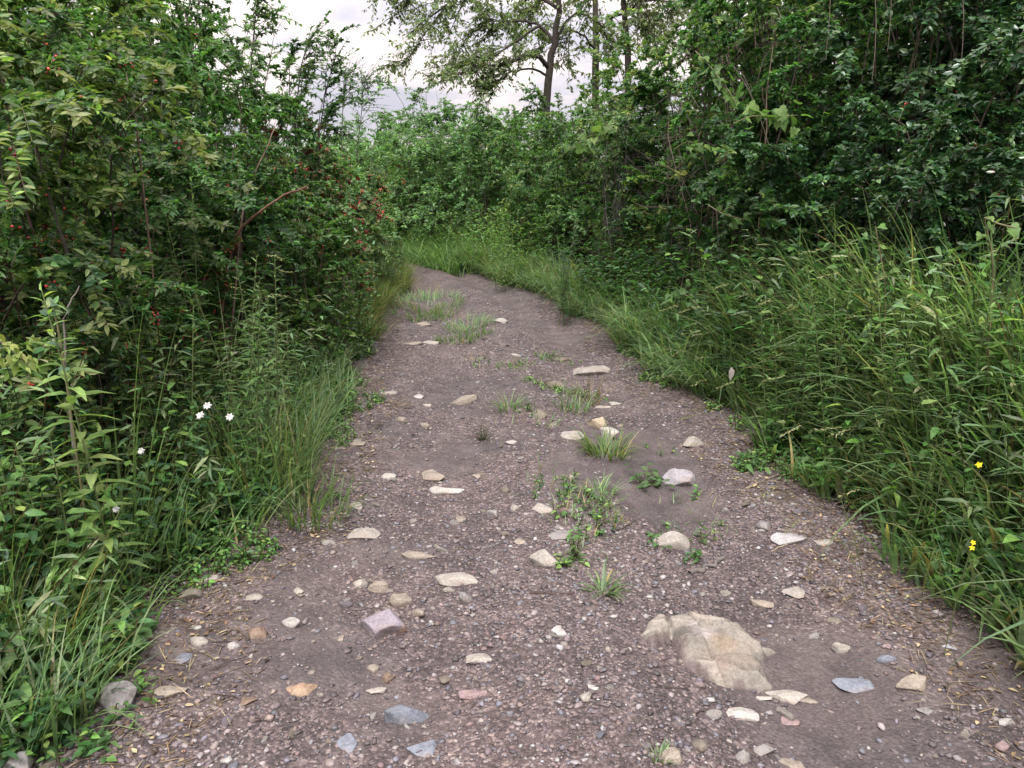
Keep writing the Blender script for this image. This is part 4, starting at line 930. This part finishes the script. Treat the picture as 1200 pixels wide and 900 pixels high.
stalks('tall thin grass stalks leaning across the right edge', X(1170, 3.3), 3.3, 9, 1.15, math.pi, .9, .3, .6, 602)
stalks('upright seeding stalks among the left goldenrod', X(250, 3.8), 3.8, 9, 1.1, .4, 1.2, .15, .5, 603)
stalks('few seeding stalks low above the near right weeds', X(1110, 2.9), 2.9, 7, .75, math.pi + .3, .5, .45, .9, 604)

# small plants on the path
def seedling(label, px, py, n, L, W, h, seed, cols=GOLD, name='seedling', rad=.03, tmpl=T8):
    r = rng(seed); p = G(px, py); base = np.array([p[0], p[1], float(HP(p[0], p[1]))]); root = thing(name, label, 'weed', base)
    P = base + np.concatenate([r.normal(0, rad, (n, 2)), r.uniform(.005, h, (n, 1))], 1)
    az = r.uniform(0, 6.28, n); D = np.stack([np.cos(az), np.sin(az), r.uniform(-.1, .6, n)], -1)
    g = Geo(); tubes(g, np.stack([base + (P - base) * [.3, .3, 0], P], 1), .0015, palette(r, n, [(.08,.1,.04)]), 3); g.build('stems', M_STEM, root, base)
    g = Geo(); leaves(g, P, D, UP + r.normal(0, .25, (n, 3)), L * r.uniform(.6, 1.1, n), W * r.uniform(.7, 1.1, n), palette(r, n, cols, None, .15), tmpl, r.uniform(.1, .5, n)); g.build('leaves', M_LEAF, root, base)
    return root
seedling('low broad-leaved weed left of the lavender-grey boulder', 757, 558, 34, .06, .034, .07, 701, [(.06,.12,.045), (.08,.145,.05)], 'broadleaf_weed', .06)
seedling('upright narrow-leaved seedling above the round pale stone in mid path', 674, 655, 30, .055, .013, .13, 702, GOLD, rad=.015)
seedling('low round-leaved weed at the foot of the upright seedling', 660, 661, 26, .03, .02, .035, 703, LIGHT, 'broadleaf_weed', .03)
seedling('small weed at the left side of the pale rounded stone', 770, 630, 22, .035, .02, .04, 704, MID, 'broadleaf_weed', .035)
seedling('small dark weed right of the pale rounded stone', 815, 642, 20, .035, .018, .04, 705, MID, 'broadleaf_weed', .025)
seedling('flat green leaf rosette at the right verge near mid path', 878, 547, 14, .09, .03, .05, 706, MID, 'broadleaf_weed', .05)
seedling('sparse faint sprigs in the dirt right of the seedling', 705, 600, 22, .03, .01, .06, 707, GOLD, rad=.08)
seedling('dark purplish dead weed standing in the gravel of mid path', 566, 507, 40, .05, .007, .1, 708, [(.07,.04,.045), (.09,.055,.05)], 'withered_weed', .03)
seedling('tiny weed between the upright grey block and the tan oblong stone', 170, 812, 16, .03, .014, .03, 709, LIGHT, 'broadleaf_weed', .015)
seedling('leafy weed at the bottom left beside the corner stone', 62, 850, 36, .05, .024, .12, 710, MID, 'broadleaf_weed', .07)
seedling('green weed at the bottom edge right of the corner stone', 105, 885, 30, .05, .022, .06, 711, MID, 'broadleaf_weed', .05)
seedling('faint weed by the far long pale slab', 648, 412, 20, .04, .024, .05, 712, MID, 'broadleaf_weed', .05)

# flowers
def flower_plant(label, heads, col, rad, name, cat, seed, petals=7):
    r = rng(seed); hs = np.array([Q(px, py, y) for px, py, y in heads]); b = hs.mean(0); base = np.array([b[0], b[1] + .06, float(H(b[0], b[1] + .06))])
    root = thing(name, label, cat, base)
    for h in hs:
        s = np.linspace(0, 1, 7)[:, None]; ST = base * (1 - s) + h * s; ST[:, 2] += .06 * np.sin(s[:, 0] * 3.14)
        g = Geo(); tubes(g, ST[None], .0018, np.array([[.08, .12, .04]]), 4); g.build('stem', M_STEM, root, base)
        g = Geo(); n = petals * 2; az = np.arange(n) * 2 * math.pi / petals + r.uniform(0, 6)
        nr = norm(np.array([r.normal(0, .35), -.8, .6])); a = norm(np.cross(nr, [1, 0, .1])); bb = np.cross(nr, a)
        D = np.cos(az)[:, None] * a + np.sin(az)[:, None] * bb + nr * (.15 + .5 * (np.arange(n) >= petals))[:, None]
        leaves(g, np.tile(h - base, (n, 1)), D, np.tile(nr, (n, 1)), rad * r.uniform(.8, 1.1, n), rad * .65, np.tile(col, (n, 1)) * r.uniform(.85, 1, (n, 1)), T8, .1)
        g.build('petals', M_PETAL, root)
WH = (.52, .52, .5); YE = (.75, .56, .02)
flower_plant('white flowers on thin stems beside the tall left grass clump', [(235, 487, 3.35), (243, 476, 3.4), (269, 489, 3.35)], WH, .021, 'white_flower', 'flower', 801)
flower_plant('single small white flower low in the left weeds', [(166, 529, 2.95)], WH, .017, 'white_flower', 'flower', 802)
flower_plant('small white flower lowest on the left, above the path stones', [(136, 597, 2.5)], WH, .014, 'white_flower', 'flower', 803)
flower_plant('yellow flower in the right grass, the upper of two', [(1147, 545, 2.62)], YE, .014, 'yellow_flower', 'flower', 804, 5)
flower_plant('yellow buttercup pair low in the near right weeds', [(1140, 636, 2.3), (1139, 642, 2.28)], YE, .010, 'yellow_flower', 'flower', 805, 5)

# sticks and the dead leaf
def stick(label, a, b, rad, col, name='stick'):
    A, B = G(*a), G(*b); n = 9; s = np.linspace(0, 1, n)[:, None]; C = A * (1 - s) + B * s
    r = rng(int(a[0])); C[:, :2] += r.normal(0, rad * .7, (n, 2)); C[:, 2] = HP(C[:, 0], C[:, 1]) + rad * .5
    g = Geo(); tubes(g, C[None], (rad * r.uniform(.7, 1.1, n) * np.linspace(1, .6, n))[None], np.array([col]), 6)
    o = g.build(name, M_BARK, None, C[0], True); o.location = C[0]; tag(o, label, 'stick')
stick('thin dark stick lying across mid path left of the spiky tuft', (622, 695), (672, 699), .006, (.06,.04,.035))
stick('short black stick above the whitish oval slab', (765, 801), (808, 800), .005, (.04,.032,.03))
stick('weathered grey splinter of wood right of the small weeds', (812, 660), (852, 644), .014, (.13,.115,.105), 'wood_splinter')
stick('thin dark twig above the pale rounded stone', (722, 622), (745, 608), .005, (.06,.045,.04))
stick('fine straw stem lying at the near right edge of the path', (905, 640), (927, 634), .003, (.3,.25,.17))
stick('dark twig fragment at the left of the whitish oval slab', (810, 832), (825, 822), .004, (.05,.04,.035))
stick('pale root curling out of the right verge at mid path', (868, 575), (915, 555), .006, (.24,.2,.16), 'root')
g = Geo(); p = Q(857, 430, 5.1); leaves(g, p[None], np.array([[.05, -.1, -1.]]), np.array([[.3, -1., 0]]), np.array([.10]), np.array([.045]), np.array([[.42, .38, .36]]), T8, .2)
o = g.build('dead_leaf', M_PETAL, None, p); o.location = p; tag(o, 'pale withered leaf hanging at the right verge in mid distance', 'leaf')

# ------------------------------------------------------------------ trees
def tree(label, trunk, limbs, twig_n, leaf_n, L, W, cols, seed, r0, tw_len=.9, hang=.3, droop=.3):
    r = rng(seed); base = np.array(trunk[0]); root = thing('tree', label, 'tree', base)
    def smooth(P, n):
        P = np.asarray(P, float); t = np.linspace(0, 1, len(P)); ti = np.linspace(0, 1, n)
        C = np.stack([np.interp(ti, t, P[:, k]) for k in range(3)], -1)
        for _ in range(2): C[1:-1] = (C[:-2] + 2 * C[1:-1] + C[2:]) / 4
        C[1:-1] += r.normal(0, .02, C[1:-1].shape); return C
    g = Geo(); T = smooth(trunk, 16); tubes(g, T[None], r0 * np.linspace(1, .35, 16)[None], np.array([[.045, .038, .033]]), 10); g.build('trunk', M_BARK, root, base, True)
    LP = np.array([smooth(l, 12) for l, _ in limbs])
    for l, rad in limbs:
        pass
    g = Geo(); tubes(g, LP, np.array([[rd] for _, rd in limbs]) * np.linspace(1, .25, 12)[None], np.array([[.045, .038, .033]] * len(limbs)), 7)
    SB = twigs(r, LP, len(limbs) * 9, .2, tw_len * 1.3, base, .1, .25); tubes(g, SB, .013 * np.linspace(1, .4, 5)[None], np.array([[.07, .06, .05]] * len(SB)), 4)
    TW = np.concatenate([twigs(r, SB, twig_n, .15, tw_len * .6, base, -.1, droop), twigs(r, LP, twig_n // 2, .45, tw_len, base, 0, droop)])
    tubes(g, TW, .005 * np.linspace(1, .5, 5)[None], np.array([[.06, .052, .042]] * len(TW)), 3); g.build('branches', M_BARK, root, base)
    g = Geo(); twig_leaves(g, r, TW, leaf_n, L, W, cols, base, T6, hang=hang, upn=.6); g.build('crown', M_LEAF, root, base)
YT0 = 19.0
def q(px, py, dy=0.): return Q(px, py, YT0 + dy)
def ground_under(p): return np.array([p[0], p[1], float(H(p[0], p[1])) - .1])
TC = [(.14,.2,.085), (.16,.22,.095), (.18,.22,.11), (.11,.16,.08)]
tk = [ground_under(q(634, 150)), q(638, 120), q(645, 80), q(651, 40), q(655, 0), q(657, -60), q(655, -150)]
lm = [([q(645, 82), q(633, 63, -.3), q(610, 65, -.6), q(583, 78, -.9), q(560, 78, -1.1), q(525, 90, -1.3)], .085),
      ([q(649, 50), q(633, 27, .2), q(610, 24, .4), q(580, 25, .6), q(550, 40, .7)], .06),
      ([q(633, 30, .2), q(615, 40, 0), q(593, 56, -.3), q(570, 72, -.5), q(540, 75, -.6)], .05),
      ([q(643, 90), q(627, 80, -.2), q(607, 80, -.5), q(593, 90, -.8), q(575, 105, -1.)], .045),
      ([q(655, 0), q(620, -25, -.5), q(570, -20, -1), q(520, 5, -1.4), q(480, 40, -1.6)], .07),
      ([q(656, -30), q(610, -70, .6), q(550, -70, 1.), q(500, -35, 1.3), q(470, 15, 1.5)], .07),
      ([q(654, 10), q(600, -30, 1), q(550, -15, 1.6), q(505, 25, 2.), q(475, 75, 2.2)], .06),
      ([q(656, -40), q(690, -60, -.6), q(720, -40, -1), q(745, 0, -1.2), q(760, 40, -1.2)], .06),
      ([q(651, 45), q(668, 20, .5), q(685, 15, 1), q(705, 30, 1.3), q(715, 55, 1.4)], .05),
      ([q(656, -60), q(640, -130, 1.5), q(650, -190, 3), q(670, -200, 4), q(690, -170, 5)], .06),
      ([q(656, -80), q(620, -140, -1.5), q(590, -180, -2.6), q(560, -160, -3.4), q(540, -130, -4)], .06)]
tree('leaning tree with a long low limb reaching left across the sky', tk, [(l, r_ * .72) for l, r_ in lm], 1100, 15500, .1, .043, TC, 901, .11, tw_len=.7, droop=.12)
tk2 = [ground_under(Q(700, 150, 21)), Q(699, 90, 21), Q(698, 40, 21), Q(697, 0, 21), Q(694, -80, 21), Q(694, -150, 21)]
def q2(px, py, dy=0.): return Q(px, py, 21 + dy)
lm2 = [([q2(698, 40), q2(715, 20, -.5), q2(735, 15, -.8), q2(760, 25, -1)], .05), ([q2(697, 0), q2(670, -20, .5), q2(645, -10, 1), q2(620, 15, 1.2)], .05),
       ([q2(696, -40), q2(730, -70, .4), q2(765, -60, .7), q2(790, -20, .8)], .05), ([q2(698, 60), q2(685, 40, -.4), q2(670, 35, -.7), q2(660, 50, -.9)], .035),
       ([q2(695, -60), q2(660, -110, 1), q2(620, -110, 2), q2(590, -70, 2.5)], .05)]
tree('straight back tree with a dark trunk right of the leaning one', tk2, lm2, 330, 4600, .12, .05, TC, 902, .11)
tk3 = [ground_under(Q(737, 150, 18)), Q(736, 80, 18), Q(733, 30, 18), Q(730, -20, 18), Q(732, -100, 18)]
def q3(px, py, dy=0.): return Q(px, py, 18 + dy)
lm3 = [([q3(733, 20), q3(750, 0, -.3), q3(770, 0, -.6), q3(790, 15, -.8)], .03), ([q3(731, -10), q3(715, -30, .4), q3(700, -25, .7), q3(690, 0, .9)], .03), ([q3(731, -40), q3(760, -70, 0), q3(790, -60, .2), q3(810, -20, .3)], .03)]
tree('slim pale-stemmed tree farthest right of the three trunks', tk3, lm3, 200, 2600, .1, .042, TC + [(.09,.12,.04)], 903, .09)
# bare saplings at the sky gap
def sapling(label, pts, seed, ntw, nleaf, rad=.012, tl=.5):
    r = rng(seed); base = ground_under(pts[0]); root = thing('sapling', label, 'sapling', base)
    P = np.array([base] + list(pts)); t = np.linspace(0, 1, len(P)); ti = np.linspace(0, 1, 12); C = np.stack([np.interp(ti, t, P[:, k]) for k in range(3)], -1)[None]
    TW = twigs(r, C, ntw, .55, tl, base, .35, .15)
    g = Geo(); tubes(g, C, rad * np.linspace(1, .3, 12)[None], np.array([[.07, .06, .055]]), 5); g.build('trunk', M_BARK, root, base)
    g = Geo(); tubes(g, TW, .004 * np.linspace(1, .5, 5)[None], np.array([[.07, .06, .055]] * ntw), 3); g.build('branches', M_BARK, root, base)
    g = Geo(); twig_leaves(g, r, TW, nleaf, .055, .024, OLIVE + DARK, base, T6); g.build('crown', M_LEAF, root, base)
sapling('thin sapling with few leaves standing in the sky gap', [Q(400, 170, 13), Q(402, 120, 13), Q(404, 85, 13)], 911, 40, 330)
sapling('twiggy sapling right of the thinnest one in the sky gap', [Q(418, 180, 14), Q(424, 130, 14), Q(425, 95, 14)], 912, 50, 420)
sapling('tall leafy shoot with sky behind it above the left shrubs', [Q(292, 120, 8), Q(296, 50, 8), Q(303, -10, 8)], 913, 34, 420, .012, .35)
sapling('leafy shoot bending right against the sky, tallest over the berry shrub', [Q(345, 150, 8), Q(352, 80, 8), Q(362, 45, 8)], 914, 34, 400, .012, .35)
sapling('short leafy shoot lowest against the sky near the berry shrub', [Q(372, 170, 8.2), Q(382, 105, 8.2), Q(392, 70, 8.2)], 915, 26, 260, .01, .3)

# woods far behind, one mass
def far_woods():
    r = rng(77); n = 26000
    a = r.uniform(-2.2, 2.2, n); rad = r.uniform(42, 60, n)
    x, y = np.sin(a) * rad, np.cos(a) * rad
    hh = 3.6 + 1.4 * fbm(a * 9, a * 0 + 1.7, 4)
    z = hh * r.random(n) ** .7
    p = np.stack([x, y, z], -1); g = Geo()
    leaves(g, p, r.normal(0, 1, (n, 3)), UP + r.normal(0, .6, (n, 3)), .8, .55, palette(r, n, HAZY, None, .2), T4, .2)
    tag(g.build('woods', M_LEAF), 'distant woods closing the view behind the hedges', 'woods', kind='stuff')
far_woods()

# ------------------------------------------------------------------ sky, sun, camera
def world():
    w = bpy.data.worlds.new('World'); S.world = w; w.use_nodes = True; nt = w.node_tree; L = nt.links.new
    bg = nt.nodes['Background']; bg.inputs['Strength'].default_value = .1
    sky = nt.nodes.new('ShaderNodeTexSky'); sky.sky_type = 'NISHITA'; sky.sun_disc = False
    sky.sun_elevation = math.radians(SUN_EL); sky.sun_rotation = math.radians(SUN_AZ)
    tc = nt.nodes.new('ShaderNodeTexCoord'); sx = nt.nodes.new('ShaderNodeSeparateXYZ'); L(tc.outputs['Generated'], sx.inputs[0])
    mp = nt.nodes.new('ShaderNodeMapping'); mp.inputs['Scale'].default_value = (2.2, 2.2, 9.0); mp.inputs['Rotation'].default_value = (.0, -.12, .3); L(tc.outputs['Generated'], mp.inputs[0])
    no = node(nt, 'ShaderNodeTexNoise', i_Scale=2.0, i_Detail=6.0, i_Roughness=.55, i_Distortion=.4); L(mp.outputs[0], no.inputs['Vector'])
    rc = ramp(nt, [(.38, (2.0, 1.9, 2.15)), (.47, (2.42, 2.22, 2.4)), (.54, (3.15, 2.75, 2.7)), (.66, (3.5, 3.15, 2.95))]); L(no.outputs[0], rc.inputs[0])
    # an overcast sky is about three times as bright overhead as at the horizon
    mr = nt.nodes.new('ShaderNodeMapRange'); L(sx.outputs[2], mr.inputs[0]); mr.inputs[1].default_value = .1; mr.inputs[2].default_value = 1; mr.inputs[3].default_value = 1; mr.inputs[4].default_value = ZEN
    cm = nt.nodes.new('ShaderNodeCombineXYZ'); [L(mr.outputs[0], cm.inputs[i]) for i in range(3)]
    c = mix(nt, 'MULTIPLY', 1.0, rc.outputs[0], cm.outputs[0])
    L(mix(nt, 'MIX', .95, sky.outputs[0], c), bg.inputs[0])
SUN_EL, SUN_AZ, ZEN = 60., 192., 3.8
world()
def sun():
    l = bpy.data.lights.new('sun', 'SUN'); l.energy = 1.5; l.angle = math.radians(14); l.color = (1, .96, .9)
    o = bpy.data.objects.new('sun', l); COL.objects.link(o)
    az, el = math.radians(SUN_AZ), math.radians(SUN_EL)
    d = Vector((math.sin(az) * math.cos(el), math.cos(az) * math.cos(el), math.sin(el)))
    o.rotation_euler = d.to_track_quat('Z', 'Y').to_euler(); o.location = d * 30
sun()
cam = bpy.data.cameras.new('camera'); cam.sensor_width = 36; cam.lens = 36 * F / 1200; cam.clip_end = 3000; cam.clip_start = .05
co = bpy.data.objects.new('camera', cam); COL.objects.link(co); co.location = (0, 0, EYE); co.rotation_euler = (math.pi / 2 - PITCH, 0, 0)
S.camera = co
S.view_settings.view_transform = 'Standard'; S.view_settings.look = 'None'; S.view_settings.gamma = 1; S.view_settings.exposure = 1.74
S.cycles.use_denoising = True; S.cycles.max_bounces = 8; S.cycles.diffuse_bounces = 5; S.cycles.transmission_bounces = 5
S.render.film_transparent = False
